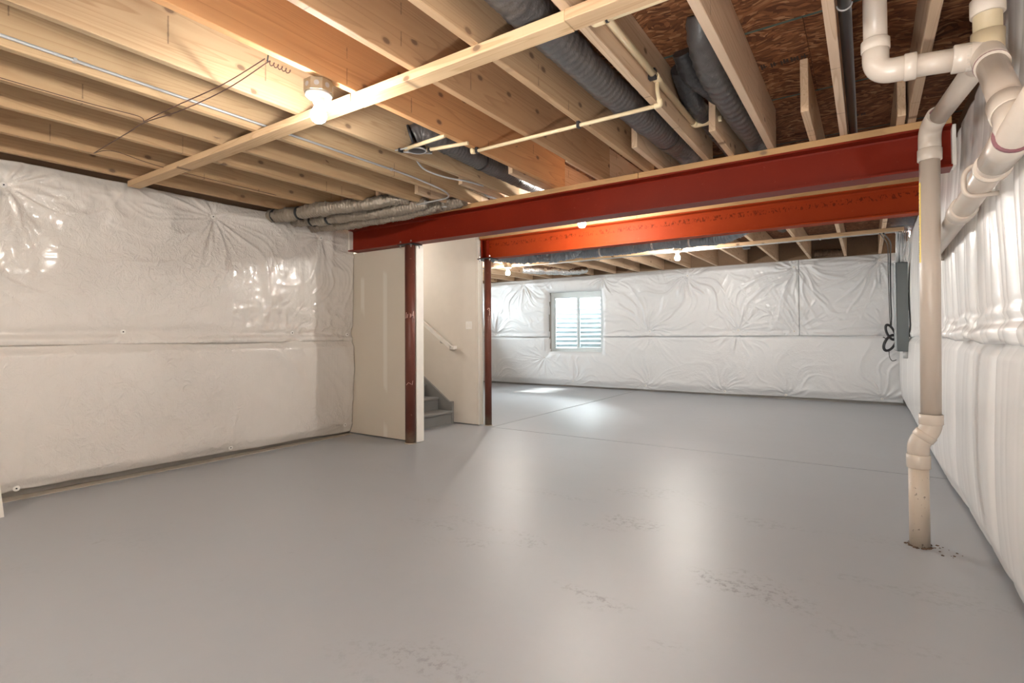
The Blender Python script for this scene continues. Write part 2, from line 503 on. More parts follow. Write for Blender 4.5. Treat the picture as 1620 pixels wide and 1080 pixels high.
# floor: a dark base with painted slabs, saw-cut joints between them
fl = struct('floor', MB().box(FX0 - .3, FX1 + .3, BY - .3, FY + .3, -.20, -.03), 'groove')
g = .008
for x0, x1, y0, y1 in ((FX0 - .3, FX1 + .3, BY - .3, 5.835 - g), (-4.265 + g, FX1 + .3, 5.835 + g, FY + .3), (FX0 - .3, -4.265 - g, 5.835 + g, FY + .3)):
    obj('slab', MB().bbox(x0, x1, y0, y1, -.03, 0.0, .004), 'floor_paint', fl, origin=(0, 0, 0))
obj('bare_concrete_strip', MB().box(LX, -5.462, BY, 4.5, -.01, .004), 'bare_concrete', fl)

# concrete walls
struct('wall_left', MB().box(LX - .25, LX, BY, 4.50, 0, JZ), 'concrete_wall')
struct('wall_right', MB().box(FX1, FX1 + .25, BY, FY, 0, JZ), 'concrete_wall')
struct('wall_front', MB().box(LX - .25, FX1 + .25, BY - .25, BY, 0, SZ), 'drywall')
WX0, WX1, WZ0, WZ1 = -6.46, -5.06, .83, 2.29      # window hole in the far wall
mb = MB().box(FX0 - .25, WX0, FY, FY + .25, 0, JZ).box(WX1, FX1 + .25, FY, FY + .25, 0, JZ)
mb.box(WX0, WX1, FY, FY + .25, 0, WZ0).box(WX0, WX1, FY, FY + .25, WZ1, JZ)
struct('wall_back', mb, 'concrete_wall')
V0, V1, VZ0, VZ1 = 9.3, 10.5, 1.75, 2.3            # second opening on the rear room's left end
mb = MB().box(FX0 - .25, FX0, 5.93, V0, 0, JZ).box(FX0 - .25, FX0, V1, FY, 0, JZ)
mb.box(FX0 - .25, FX0, V0, V1, 0, VZ0).box(FX0 - .25, FX0, V0, V1, VZ1, JZ)
struct('wall_left_rear', mb, 'drywall')
# stair partitions
struct('wall_stair_front', MB().bbox(LX - .0, -4.380, 4.51, 4.625, .012, 2.31, .004), 'drywall', origin=(0, 0, 0))
obj_corner = MB().bbox(-4.380, -4.369, 4.508, 4.628, .006, 2.31, .002)
struct('trim_1', obj_corner, 'white_trim')
mb = MB().bbox(FX0, -4.52, 5.83, 5.93, .012, JZ, .004).bbox(-4.52, -4.478, 5.83, 5.883, .012, 2.58, .003).bbox(-4.52, -4.478, 5.883, 5.93, .012, 2.29, .003)
struct('wall_stair_back', mb, 'drywall_lit', origin=(0, 0, 0))
struct('trim_2', MB().bbox(-4.478, -4.470, 5.828, 5.845, .006, 2.29, .002).bbox(-4.478, -4.468, 5.90, 5.93, .006, 2.29, .002), 'white_trim')
struct('wall_stair_end', MB().box(FX0 - .2, FX0, 4.51, 5.93, 0, SZ).box(FX0, LX - .25, 4.40, 4.50, 0, SZ), 'drywall')
# sill and rim boards round the top of the walls
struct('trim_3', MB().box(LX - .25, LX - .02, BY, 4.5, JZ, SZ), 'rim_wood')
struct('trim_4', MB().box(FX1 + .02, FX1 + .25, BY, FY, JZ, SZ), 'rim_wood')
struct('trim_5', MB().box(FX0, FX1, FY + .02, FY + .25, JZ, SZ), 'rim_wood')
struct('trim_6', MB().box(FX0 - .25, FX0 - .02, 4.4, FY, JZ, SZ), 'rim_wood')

# ceiling: OSB subfloor in panels
ce = struct('ceiling', MB().box(FX0 - .3, FX1 + .3, BY - .3, FY + .3, SZ + .022, SZ + .06), 'rim_wood')
pw, ph = 2.09, 1.046
rows = int((FY + .3 - BY + .3) / ph) + 2
for r_ in range(rows):
    y0 = 3.262 - 6 * ph + r_ * ph
    y1 = y0 + ph
    if y1 < BY or y0 > FY + .3: continue
    xo = (r_ % 2) * pw / 2
    for c_ in range(7):
        x1 = FX1 + 1.2 - xo - c_ * pw; x0 = x1 - pw
        if x1 < FX0 - .3 or x0 > FX1: continue
        obj('osb_panel', MB().box(max(x0, FX0 - .3) + .0015, min(x1, FX1 + .3) - .0015, max(y0, BY - .3) + .002, min(y1, FY + .3) - .002, SZ, SZ + .02), 'osb', ce)
# dark factory stamp on the underside of two panels (blurred print)
def stamp(x, y, n, h, wd):
    mb = MB(); rr = random.Random(int(x * 100))
    for k in range(n):
        xx = x + k * wd * 1.25
        for q in range(rr.choice((2, 3))):
            a = xx + q * wd * .36
            mb.box(a, a + wd * rr.uniform(.16, .26), y + rr.uniform(0, .2) * h, y + h * rr.uniform(.75, 1), SZ - .0012, SZ - .0002)
        mb.box(xx, xx + wd * .8, y + h * .42, y + h * .58, SZ - .0012, SZ - .0002)
    obj('stamp_mark', mb, 'osb_stamp', ce)
stamp(-.55, 3.70, 5, .075, .046); stamp(-.13, 4.95, 4, .07, .03)

# ------------------------------------------------------------------ joists
JW = .045
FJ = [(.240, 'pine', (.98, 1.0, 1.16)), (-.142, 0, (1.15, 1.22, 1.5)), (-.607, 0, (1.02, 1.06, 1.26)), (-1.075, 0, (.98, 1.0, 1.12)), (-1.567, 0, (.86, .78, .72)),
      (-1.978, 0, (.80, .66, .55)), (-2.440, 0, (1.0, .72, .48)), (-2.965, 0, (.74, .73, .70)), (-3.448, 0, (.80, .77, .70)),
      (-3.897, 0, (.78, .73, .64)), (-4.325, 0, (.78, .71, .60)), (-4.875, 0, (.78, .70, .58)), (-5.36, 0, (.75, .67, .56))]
ORD = ['first', 'second', 'third', 'fourth', 'fifth', 'sixth', 'seventh', 'eighth', 'ninth', 'tenth', 'eleventh', 'twelfth', 'thirteenth', 'fourteenth', 'fifteenth', 'sixteenth', 'seventeenth', 'eighteenth']
JL = {0: 'pine joist above the white drain elbow beside the right wall', 1: 'narrow looking pine joist with the black pipe along its right side',
      2: 'pale thick pine joist just left of the black pipe, nearest its gray ducts', 3: 'pine joist carrying the fat cream pipe along its side',
      4: 'brownish pine joist just left of the long dark gray duct', 5: 'wide brown pine joist face second left of the long gray duct',
      6: 'orange toned pine joist directly right of the lit bulb box', 7: 'pale brightly lit joist directly left of the lit bulb box',
      8: 'pine joist with the silver conduit running along its side', 9: 'first pine joist left of the silver conduit joist',
      10: 'second pine joist left of the silver conduit joist', 11: 'third pine joist left of the silver conduit joist', 12: 'pine joist closest to the left wall top, fourth left of the conduit joist'}
for i, (x, _, col) in enumerate(FJ):
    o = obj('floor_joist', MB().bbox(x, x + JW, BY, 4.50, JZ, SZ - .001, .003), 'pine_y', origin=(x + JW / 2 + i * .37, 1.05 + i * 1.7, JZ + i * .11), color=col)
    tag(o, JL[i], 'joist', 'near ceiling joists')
RJ = [.180] + [-.330 - .557 * k for k in range(17)]
for i, x in enumerate(RJ):
    y0 = 3.765 if x > -5.45 else 5.95
    if i == 0: y0 = 4.2
    o = obj('floor_joist', MB().bbox(x, x + JW, y0, FY + .02, JZ + .0005, SZ - .001, .003), 'pine_y', origin=(x + JW / 2 + i * .41, 7.6 + i * 1.3, JZ + .0005 - i * .1), color=(1.08, 1.10, 1.22))  # pale tint: rear room daylight put into the joist colour
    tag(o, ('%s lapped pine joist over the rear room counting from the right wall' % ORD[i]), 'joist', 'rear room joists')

# ------------------------------------------------------------------ steel beams, wooden plates, columns
ZB, ZT = 2.315, 2.592
def ibeam(x0, x1, y0, y1, tf=.014, tw=.012):
    yc = (y0 + y1) / 2
    p = [(y0, ZB), (y1, ZB), (y1, ZB + tf), (yc + tw, ZB + tf + .006), (yc + tw / 2, ZB + tf + .018), (yc + tw / 2, ZT - tf - .018), (yc + tw, ZT - tf - .006), (y1, ZT - tf), (y1, ZT), (y0, ZT), (y0, ZT - tf),
         (yc - tw, ZT - tf - .006), (yc - tw / 2, ZT - tf - .018), (yc - tw / 2, ZB + tf + .018), (yc - tw, ZB + tf + .006), (y0, ZB + tf)]
    return MB().prism(p, 'X', x0, x1)
b1 = thing('steel_beam', (-2.5, 4.46, ZB), 'long red primed steel I-beam spanning the front from left wall to right wall', 'beam')
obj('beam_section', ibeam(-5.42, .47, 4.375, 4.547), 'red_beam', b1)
b2 = thing('steel_beam', (-2.0, 5.96, ZB), 'red steel I-beam behind the front one, glowing orange near the middle bulb', 'beam')
obj('beam_section', ibeam(-4.49, .47, 5.885, 6.035), 'red_beam_marked_lit', b2)
obj('end_stiffener', MB().box(-4.47, -4.46, 5.888, 5.953, ZB + .014, ZT - .014), 'red_beam', b2)
obj('end_stiffener', MB().box(-4.38, -4.372, 5.888, 5.953, ZB + .014, ZT - .014), 'red_beam', b2)
for y0, y1, lab, xs in ((4.372, 4.55, 'flat pine plate lying on top of the front red beam', (-5.42, -3.82, -1.62, .47)), (5.88, 6.04, 'flat pine plate lying on top of the rear red beam', (-4.49, -2.2, .47))):
    t = thing('wooden_plate', ((xs[0] + xs[-1]) / 2, (y0 + y1) / 2, ZT), lab, 'plank')
    for a, b in zip(xs, xs[1:]):
        obj('plank', MB().bbox(a + .002, b - .002, y0, y1, ZT + .0003, JZ - .0003, .003), 'pine_plate', t)

def ring_pts(c, r, z): return [(c[0] + r * math.cos(a), c[1] + r * math.sin(a), z) for a in [2 * PI * k / 24 for k in range(25)]]
def column(x, y, r, lab):
    t = thing('steel_column', (x, y, 0), lab, 'column')
    obj('shaft', MB().lathe([(r, .0), (r, ZB - .012)], (x, y, 0), 28), 'red_column', t)
    obj('base_collar', MB().lathe([(r + .012, 0), (r + .010, .006), (r + .001, .010)], (x, y, 0), 20), 'bare_concrete', t)
    obj('cap_plate', MB().bbox(x - .115, x + .115, y - .09, y + .09, ZB - .012, ZB - .0005, .002), 'dark_metal', t)
    for sx_, sy_ in ((-1, -1), (1, -1), (-1, 1), (1, 1)):
        bx, by = x + sx_ * .085, y + sy_ * .068
        b = obj('bolt', MB().lathe([(.011, -.016), (.011, -.003)], (bx, by, ZB - .012), 6, False).lathe([(.006, -.034), (.006, -.016)], (bx, by, ZB - .012), 10), 'zinc', t)
        obj('nut', MB().lathe([(.011, .0145), (.011, .026)], (bx, by, ZB), 6, False).lathe([(.006, .026), (.006, .036)], (bx, by, ZB), 10), 'zinc', b)
    return t
def surf_stroke(cx, cy, r, ang0, z0, strokes, wd=.006):
    # chalk strokes (du along the circumference in m, dz) drawn on a cylinder
    mb = MB()
    for st in strokes:
        pts = []
        for (u0, z_0), (u1, z_1) in zip(st, st[1:]):
            for k in range(6):
                t = k / 6; pts.append((u0 + (u1 - u0) * t, z_0 + (z_1 - z_0) * t))
        pts.append(st[-1])
        P = [(cx + (r + .0006) * math.cos(ang0 + u / r), cy + (r + .0006) * math.sin(ang0 + u / r), z0 + dz) for u, dz in pts]
        mb.tube(P, wd * .5, 6)
    return mb
c1 = column(-4.425, 4.46, .060, 'red steel pipe column in front of the drywall stub, nearer of the two')
c2 = column(-4.375, 5.915, .048, 'slimmer red steel pipe column at the end of the stair wall, farther of the two')
a1 = math.atan2(0 - 4.46, 0 + 4.425)
obj('chalk_mark', surf_stroke(-4.425, 4.46, .06, a1, 1.45, [[(-.055, .0), (-.045, .07)], [(-.035, .005), (-.03, .05)], [(.0, .01), (.008, .055), (.014, .02)], [(.022, .03), (.042, .085), (.044, .0)], [(.022, .035), (.046, .04)]], .007), 'chalk', c1, None)
obj('chalk_mark', surf_stroke(-4.425, 4.46, .06, a1, .68, [[(-.05, .0), (-.02, .03), (.01, .01)], [(.02, .0), (.03, .05)]], .005), 'chalk', c1, None)
a2 = math.atan2(0 - 5.915, 0 + 4.375)
obj('chalk_mark', surf_stroke(-4.375, 5.915, .048, a2, 1.545, [[(-.005, .055), (.005, .075), (.022, .078), (.028, .06), (.018, .045)], [(.02, .045), (.03, .03), (.022, -.02)]], .009), 'chalk', c2, None)
# pale packing board standing beside each end of the front beam
tag(obj('packing_board', MB().bbox(-5.452, -5.422, 4.40, 4.53, ZB + .002, ZT - .01, .003), 'white_trim'), 'small white board closing the left end of the front red beam', 'board')
tag(obj('packing_board', MB().bbox(.4705, .492, 4.40, 4.53, ZB + .01, ZT, .003), 'white_trim'), 'narrow beige board closing the right end of the front red beam', 'board')

# nailing strips
def strip(segs, y0, y1, z0, z1, lab):
    t = thing('nailing_strip', ((segs[0] + segs[-1]) / 2, (y0 + y1) / 2, z0), lab, 'plank')
    for k, (a, b) in enumerate(zip(segs, segs[1:])):
        obj('plank', MB().bbox(a + .001, b - .001, y0 + .004 * (k % 2), y1 + .004 * (k % 2), z0, z1, .003), 'pine_x', t, color=((1.0, .96, .9), (1.02, 1.0, .95), (.92, .88, .84))[k % 3])
strip([-5.44, -2.44, -1.055, .40], 1.985, 2.085, 2.590, JZ - .0005, 'long pale wood strip nailed across the near joists under the bulb')
strip([-6.2, -4.1, -1.9, .42], 8.60, 8.68, 2.595, JZ, 'wood strip nailed across the rear room joists beside the conduits')

# ------------------------------------------------------------------ insulation blankets
def blanket(name, mapf, s0, s1, tb, tt, ns, nt, hf, mat, lab, grp, pins, hole=None, hole_h=None):
    S, T = np.meshgrid(np.linspace(s0, s1, ns), np.linspace(0, 1, nt), indexing='ij')
    B = tb(S); U = tt(S); Z = B + (U - B) * T
    Hh = hf(S, Z)
    P = np.stack(mapf(S, Z, Hh), -1)
    idx = np.arange(ns * nt).reshape(ns, nt)
    faces = np.stack([idx[:-1, :-1], idx[1:, :-1], idx[1:, 1:], idx[:-1, 1:]], -1).reshape(-1, 4)
    if hole is not None:
        cs = ((S[:-1, :-1] + S[1:, 1:]) / 2).ravel(); cz = ((Z[:-1, :-1] + Z[1:, 1:]) / 2).ravel()
        keep = ~hole(cs, cz)
        faces = faces[keep]
    V = P.reshape(-1, 3)
    # skirt back to the wall round the outer border
    bi = np.concatenate([idx[:, 0], idx[-1, 1:], idx[-2::-1, -1], idx[0, -2:0:-1]])
    Pb = np.stack(mapf(S.ravel()[bi], Z.ravel()[bi], np.full(len(bi), .004)), -1)
    n0 = len(V); V = np.concatenate([V, Pb])
    k = np.arange(len(bi)); k2 = (k + 1) % len(bi)
    sk = np.stack([bi[k2], bi[k], n0 + k, n0 + k2], -1)
    faces = np.concatenate([faces, sk])
    me = bpy.data.meshes.new(name)
    c0 = mapf(np.array([(s0 + s1) / 2]), np.array([float(tb(np.array([(s0 + s1) / 2]))[0])]), np.array([0.0]))
    c0 = (float(c0[0][0]), float(c0[1][0]), float(c0[2][0]))
    me.from_pydata((V - np.array(c0)).tolist(), [], faces.tolist())
    me.polygons.foreach_set('use_smooth', [True] * len(faces))
    me.materials.append(MATS[mat]); me.update()
    o = bpy.data.objects.new(name, me); C.objects.link(o); o.location = c0; WORLD[o.name] = c0
    tag(o, lab, 'insulation', grp)
    # round fastener washers with a nail
    for (ps, pz) in pins:
        hh = float(hf(np.array([[ps]]), np.array([[pz]]))[0, 0]) + .004
        a = Vector([float(q) for q in mapf(ps, pz, hh)]); b = Vector([float(q) for q in mapf(ps, pz, hh + .006)])
        c = Vector([float(q) for q in mapf(ps, pz, hh + .010)])
        f = obj('fastener', MB().tube([a, b], .022, 14, True, False), 'white_plastic', o)
        obj('nail', MB().tube([b, c], .006, 8, True, False), 'dark_metal', f)
    return o

def pinned(S, Z, pins, A, L, wamp, wL, seed, nl=9, wts=None):
    """bulge that is pinched at the pins, with creases radiating from each pin"""
    m = np.ones_like(S); wr = np.zeros_like(S)
    for k, (ps, pz) in enumerate(pins):
        dx = S - ps; dz = Z - pz; d = np.sqrt(dx * dx + dz * dz) + 1e-6
        m = np.minimum(m, 1 - np.exp(-(d / L) ** 1.1))
        th = np.arctan2(dz, dx)
        q = th * nl / PI + 3 * vnoise(d * 2.0, d * 0 + k, seed + k)
        n = vnoise(q + 40, d * 1.3 + k * 7, seed + 5 + k)
        n2 = vnoise(q * 2.7 + 70, d * 1.6 + k * 7, seed + 9 + k)
        rr = (1 - np.abs(2 * n - 1)) ** 3 + .45 * (1 - np.abs(2 * n2 - 1)) ** 3
        wk_ = 1.0 if wts is None else wts[k]
        wr = np.maximum(wr, wk_ * rr * np.exp(-d / (wL * (.6 + .4 * wk_))) * sstep(.0, .10, d))
    h = A * m + wamp * wr
    return h

# left wall
LP_top = [(-1.9, 2.45), (-.4, 2.43), (1.19, 2.43), (2.76, 2.47), (4.03, 2.44)]
LP_mid = [(-1.3, 1.30), (.35, 1.30), (1.99, 1.30), (3.66, 1.29), (4.44, 1.27)]
LP_bot = [(-.4, .09), (1.28, .08), (2.94, .10), (4.40, .125)]
def left_map(S, Z, H): return LX + H, S + 0 * H, Z + 0 * H
def crum(S, Z, seed, amp, f=7):
    msk = sstep(.42, .62, fbm(S * .8, Z * .8, seed + 3, 2) * 1.05)
    return amp * (ridge(S * f, Z * f, seed, 3) - .45) * (.25 + msk)
def left_up(S, Z):
    h = .075 + pinned(S, Z, LP_top + LP_mid, .045, .42, .030, .85, 11, 10, [1, 1, 1, 1.25, .9, .5, .5, .55, .5, .4])
    h = h + .012 * fbm(S * 1.7, Z * 1.7, 5) + crum(S, Z, 21, .036, 5) + .008 * ridge((S - .5 * Z) * 5, (Z + .4 * S) * 2, 25, 2) 
    h = h * (1 - .45 * sstep(2.52, 2.66, Z))
    rowz = np.exp(-((Z - 1.29) / .05) ** 2)
    h = h - .020 * rowz + .012 * np.exp(-((Z - 1.225) / .035) ** 2)
    h = h + .006 * np.sin(Z * 60 + 3 * np.sin(S * 1.3)) * np.exp(-((Z - 1.27) / .06) ** 2)
    col = .03 * np.exp(-((S - 4.17) / .05) ** 2) * sstep(2.0, 2.4, Z)
    return h + col
def left_lo(S, Z):
    h = .070 + pinned(S, Z, LP_bot, .045, .40, .016, .5, 31)
    h = h + .014 * fbm(S * 1.5 + Z * .7, Z * 1.1, 8) + crum(S + .35 * Z, Z * .45, 41, .014, 5) + .045 * ridge((S + .9 * Z) * 2.2, (Z - .5 * S) * .55, 47, 2) + .010 * ridge((S + .6 * Z) * 5.5, (Z - .4 * S) * 1.6, 57, 2)
    h = h * (1 - .35 * sstep(1.10, 1.2, Z)) * (.60 + .40 * sstep(.02, .16, Z))
    return h
nz = lambda a, f, sd: (lambda S: a * (fbm(S * f, S * 0, sd, 2) - .4))
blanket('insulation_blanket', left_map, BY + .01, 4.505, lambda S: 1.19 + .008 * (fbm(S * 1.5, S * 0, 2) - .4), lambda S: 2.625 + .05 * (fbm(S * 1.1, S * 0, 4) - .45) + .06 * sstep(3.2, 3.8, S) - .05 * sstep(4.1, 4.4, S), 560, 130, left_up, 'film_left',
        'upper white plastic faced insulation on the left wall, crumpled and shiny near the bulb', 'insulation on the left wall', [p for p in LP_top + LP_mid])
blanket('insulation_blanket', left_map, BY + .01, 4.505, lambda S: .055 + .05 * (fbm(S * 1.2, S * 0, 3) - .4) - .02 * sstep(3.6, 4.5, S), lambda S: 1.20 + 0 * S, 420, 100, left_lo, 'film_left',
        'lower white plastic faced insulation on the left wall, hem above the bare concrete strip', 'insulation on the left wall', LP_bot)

# far wall
FP_top = [(.2, 2.52), (-1.13, 2.50), (-3.11, 2.47), (-4.99, 2.53), (-7.17, 2.54), (-8.8, 2.5)]
FP_mid = [(.25, 1.31), (-1.14, 1.29), (-2.13, 1.32), (-3.93, 1.31), (-8.05, 1.27)]
FP_bot = [(.2, .10), (-1.3, .08), (-2.4, .09), (-4.04, .128), (-5.82, .147), (-6.59, .70), (-8.2, .1)]
def far_map(S, Z, H): return S + 0 * H, FY - H, Z + 0 * H
def hole_sd(S, Z):
    cx, cz = (WX0 + WX1) / 2, (WZ0 + WZ1) / 2
    qx = np.abs(S - cx) - (WX1 - WX0) / 2 + .02; qz = np.abs(Z - cz) - (WZ1 - WZ0) / 2 + .02
    bow = -.03 * np.cos(np.clip((Z - cz) / (WZ1 - WZ0) * PI, -PI / 2, PI / 2)) * (qx > qz)
    return np.maximum(qx, qz) + bow + .012 * (fbm(S * 5, Z * 5, 77, 2) - .4)
def winmod(S, Z, h):
    d = hole_sd(S, Z)
    th = np.arctan2(Z - 1.55, S + 5.76)
    fold = (1 - np.abs(2 * vnoise(th * 9 + 30, d * 2, 55) - 1)) ** 3
    h = h + .02 * fold * np.exp(-np.maximum(d, 0) / .28) * sstep(.0, .12, d)
    return np.where(d < .14, .02 + (h - .02) * np.sqrt(np.clip(1 - (1 - np.clip(d, 0, .14) / .14) ** 2, 0, 1)), h)
def far_up(S, Z):
    h = .07 + pinned(S, Z, FP_top + FP_mid, .05, .5, .046, 1.0, 61, 13, [1, 1.2, 1.3, .8, .9, 1, .5, .7, .8, 1.25, .9])
    h = h + .012 * fbm(S * 1.3, Z * 1.3, 15) + crum(S, Z, 71, .016, 5)
    h = h - .02 * np.exp(-((Z - 1.29) / .05) ** 2) + .012 * np.exp(-((Z - 1.23) / .03) ** 2)
    h = h * (1 - .5 * sstep(2.52, 2.62, Z)) 
    # creases fanning out beside the vertical seam near the right
    wv = (1 - np.abs(2 * vnoise((S * 1.0 + .55 * (Z - 2.5)) * 12, Z * .6, 19) - 1)) ** 2
    h = h + .022 * wv * np.exp(-np.abs(S + 1.05) / .45)
    return winmod(S, Z, h)
def far_lo(S, Z):
    h = .065 + pinned(S, Z, FP_bot + [(-2.13, 1.30), (-3.93, 1.30)], .045, .45, .026, .65, 81, 12)
    h = h + .014 * fbm(S * 1.5, Z * 1.2, 18) + crum(S, Z * .5, 91, .006, 5)
    h = h * (.5 + .5 * sstep(.03, .2, Z)) * (1 - .3 * sstep(1.14, 1.22, Z))
    return winmod(S, Z, h)
hole = lambda s, z: hole_sd(s, z) < 0
ftop = lambda S: 2.615 + .04 * (fbm(S * .9, S * 0, 14) - .45) + .015 * sstep(-1.4, -.9, S)
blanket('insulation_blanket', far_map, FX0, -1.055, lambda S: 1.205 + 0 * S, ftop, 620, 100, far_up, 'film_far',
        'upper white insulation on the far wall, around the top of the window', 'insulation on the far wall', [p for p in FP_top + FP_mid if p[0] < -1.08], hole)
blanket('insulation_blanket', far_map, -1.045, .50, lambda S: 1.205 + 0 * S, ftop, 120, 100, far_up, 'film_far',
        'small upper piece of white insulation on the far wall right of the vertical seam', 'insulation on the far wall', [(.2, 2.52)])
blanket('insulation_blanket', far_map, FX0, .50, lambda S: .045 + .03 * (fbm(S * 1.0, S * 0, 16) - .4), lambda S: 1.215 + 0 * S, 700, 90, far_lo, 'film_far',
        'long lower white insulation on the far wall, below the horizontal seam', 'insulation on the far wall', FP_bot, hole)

# right wall
RP_mid = [(1.0, 1.26), (2.05, 1.26), (3.3, 1.26), (4.6, 1.25), (6.0, 1.25), (7.4, 1.25), (8.5, 1.25)]
RP_bot = [(1.2, .1), (3.0, .1), (4.95, .1), (6.6, .1), (8.3, .1), (10., .1)]
def right_map(S, Z, H): return FX1 - H, S + 0 * H, Z + 0 * H
def creases(S, Z, seed, lo, hi, wd, sway):
    """pillows between wandering vertical creases"""
    rr = random.Random(seed); x = -3.0; m = np.ones_like(S); 
    while x < 12.5:
        x += rr.uniform(lo, hi)
        dpt = rr.uniform(.35, 1.0)
        c = x + sway * (rr.uniform(-1, 1) * (Z - 1.2) + .6 * (vnoise(Z * 2.2 + x * 7, Z * 0 + x, seed) - .5))
        m = np.minimum(m, 1 - dpt * np.exp(-(np.abs(S - c) / wd) ** 1.2))
    return m
def right_up(S, Z):
    far = sstep(4.8, 6.0, S); near = 1 - .6 * far
    a = .35 + .65 * (1 - sstep(1.75, 2.5, Z))
    h = .058 + .016 * np.sin(np.clip((Z - 1.2) / 1.45, 0, 1) * PI) + .03 * far
    h = h + .048 * a * near * creases(S, Z, 5, .30, .62, .045, .16) + .010 * a * creases(S, Z, 6, .10, .24, .02, .10)
    h = h + crum(S * .8, Z * .5, 111, .005, 6) + .010 * fbm(S * 2, Z * 2, 113, 2)
    scal = vnoise(S * 2.6 + 5, S * 0, 121)
    hem = np.exp(-((Z - 1.235) / .055) ** 2)
    h = h + (.012 + .040 * near * scal) * hem + .007 * np.sin(Z * 75 + 5 * scal) * np.exp(-((Z - 1.31) / .07) ** 2) * near
    return h
def right_lo(S, Z):
    h = .060 + .035 * np.sin(np.clip(Z / 1.2, 0, 1) * PI) ** .5
    h = h + .026 * creases(S, Z, 8, .6, 1.3, .05, .14) * (.4 + .6 * sstep(.0, .5, Z)) + .003 * creases(S, Z, 9, .12, .3, .02, .1)
    h = h + .012 * fbm(S * 1.3, Z * 1.0, 23) + crum(S, Z * .4, 141, .003, 5)
    bulge = .045 * sstep(4.6, 5.8, S)
    h = (h + bulge) * (.62 + .38 * sstep(.03, .20, Z)) * (1 - .25 * sstep(1.12, 1.2, Z))
    return h
rt = lambda S: 2.63 + .32 * (1 - sstep(3.1, 3.45, S)) + .03 * (fbm(S * 1.4, S * 0, 24) - .45)
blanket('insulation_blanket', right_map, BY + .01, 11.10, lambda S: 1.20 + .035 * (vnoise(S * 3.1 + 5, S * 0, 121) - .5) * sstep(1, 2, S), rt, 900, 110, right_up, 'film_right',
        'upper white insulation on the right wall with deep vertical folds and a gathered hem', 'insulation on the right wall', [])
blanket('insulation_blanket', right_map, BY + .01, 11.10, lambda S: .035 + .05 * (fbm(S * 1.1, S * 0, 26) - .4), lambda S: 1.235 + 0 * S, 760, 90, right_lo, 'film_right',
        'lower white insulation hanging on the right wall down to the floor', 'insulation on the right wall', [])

# ------------------------------------------------------------------ windows and wells
def slider_window(name, plane, x0, x1, z0, z1, depth0, horizontal=True):
    pass
wy0 = FY + .04
wf = struct('window_1', MB().bbox(WX0, WX0 + .075, wy0, wy0 + .09, WZ0, WZ1, .004).bbox(WX1 - .045, WX1, wy0, wy0 + .09, WZ0, WZ1, .004)
            .bbox(WX0 + .075, WX1 - .045, wy0, wy0 + .09, WZ0, WZ0 + .075, .004).bbox(WX0 + .075, WX1 - .045, wy0, wy0 + .09, WZ1 - .13, WZ1, .004), 'white_frame')
xm = -5.735
a, b, zl, zh = WX0 + .075, WX1 - .045, WZ0 + .075, WZ1 - .13
def sash(x0, x1, y, fw):
    f = obj('sash', MB().bbox(x0, x0 + fw, y, y + .03, zl, zh, .003).bbox(x1 - fw, x1, y, y + .03, zl, zh, .003).bbox(x0 + fw, x1 - fw, y, y + .03, zl, zl + fw * .9, .003).bbox(x0 + fw, x1 - fw, y, y + .03, zh - fw * .8, zh, .003), 'white_frame', wf)
    obj('pane', MB().box(x0 + fw, x1 - fw, y + .012, y + .016, zl + fw * .9, zh - fw * .8), 'glass', f)
sash(a, xm + .03, wy0 + .045, .024); sash(xm - .035, b, wy0 + .012, .046)
struct('window_1_sill', MB().box(WX0, WX1, FY - .02, FY + .25, WZ0 - .02, WZ0 - .0005), 'white_frame', wf) if False else None
# corrugated steel window well outside
def well(cx, y0, hw, dp, z0, z1):
    mb = MB(); nA = 40; nZ = 90
    vs = []; fs = []
    for i in range(nZ + 1):
        z = z0 + (z1 - z0) * i / nZ
        rr = .026 * math.sin(z * 2 * PI / .115)
        for k in range(nA + 1):
            th = PI * k / nA
            ex = 2 / 2.8
            cx_ = math.copysign(abs(math.cos(th)) ** ex, math.cos(th)); sn = abs(math.sin(th)) ** ex
            vs.append((cx + (hw + rr) * cx_, y0 + (dp + rr) * sn, z))
    for i in range(nZ):
        for k in range(nA):
            q = i * (nA + 1) + k
            fs.append((q, q + 1, q + nA + 2, q + nA + 1))
    mb.add(vs, fs, True); return mb
ww = thing('window_well', (-5.76, FY + .7, .4), 'corrugated pale steel window well seen through the far window', 'window well')
obj('well_wall', well(-5.76, FY + .25, .86, .95, .45, 2.55), 'well_steel', ww)
obj('well_ladder', MB().tube([(-5.36, FY + 1.08, .7), (-5.36, FY + 1.08, 2.3)], .012, 8).tube([(-5.28, FY + 1.07, .75), (-5.44, FY + 1.09, .75)], .012, 8), 'well_steel', ww)
obj('gravel_bed', MB().box(-6.7, -4.8, FY + .25, FY + 1.3, .40, .50), 'gravel', ww)
# large window in the left end of the rear room (around the corner of the stair wall)
wx = FX0 - .12
wf2 = struct('window_2', MB().bbox(wx, wx + .08, V0, V0 + .07, VZ0, VZ1).bbox(wx, wx + .08, V1 - .07, V1, VZ0, VZ1).bbox(wx, wx + .08, V0 + .07, V1 - .07, VZ0, VZ0 + .07).bbox(wx, wx + .08, V0 + .07, V1 - .07, VZ1 - .07, VZ1).bbox(wx, wx + .08, (V0 + V1) / 2 - .03, (V0 + V1) / 2 + .03, VZ0 + .07, VZ1 - .07), 'white_frame')
for y0, y1 in ((V0 + .07, (V0 + V1) / 2 - .03), ((V0 + V1) / 2 + .03, V1 - .07)):
    obj('pane', MB().box(wx + .038, wx + .042, y0, y1, VZ0 + .07, VZ1 - .07), 'glass', wf2)
portal((FX0 - .2, (V0 + V1) / 2, (VZ0 + VZ1) / 2), (0, -PI / 2, 0), VZ1 - VZ0, V1 - V0)
portal((-5.76, FY + .22, 1.56), (-PI / 2, 0, 0), 1.4, 1.46)

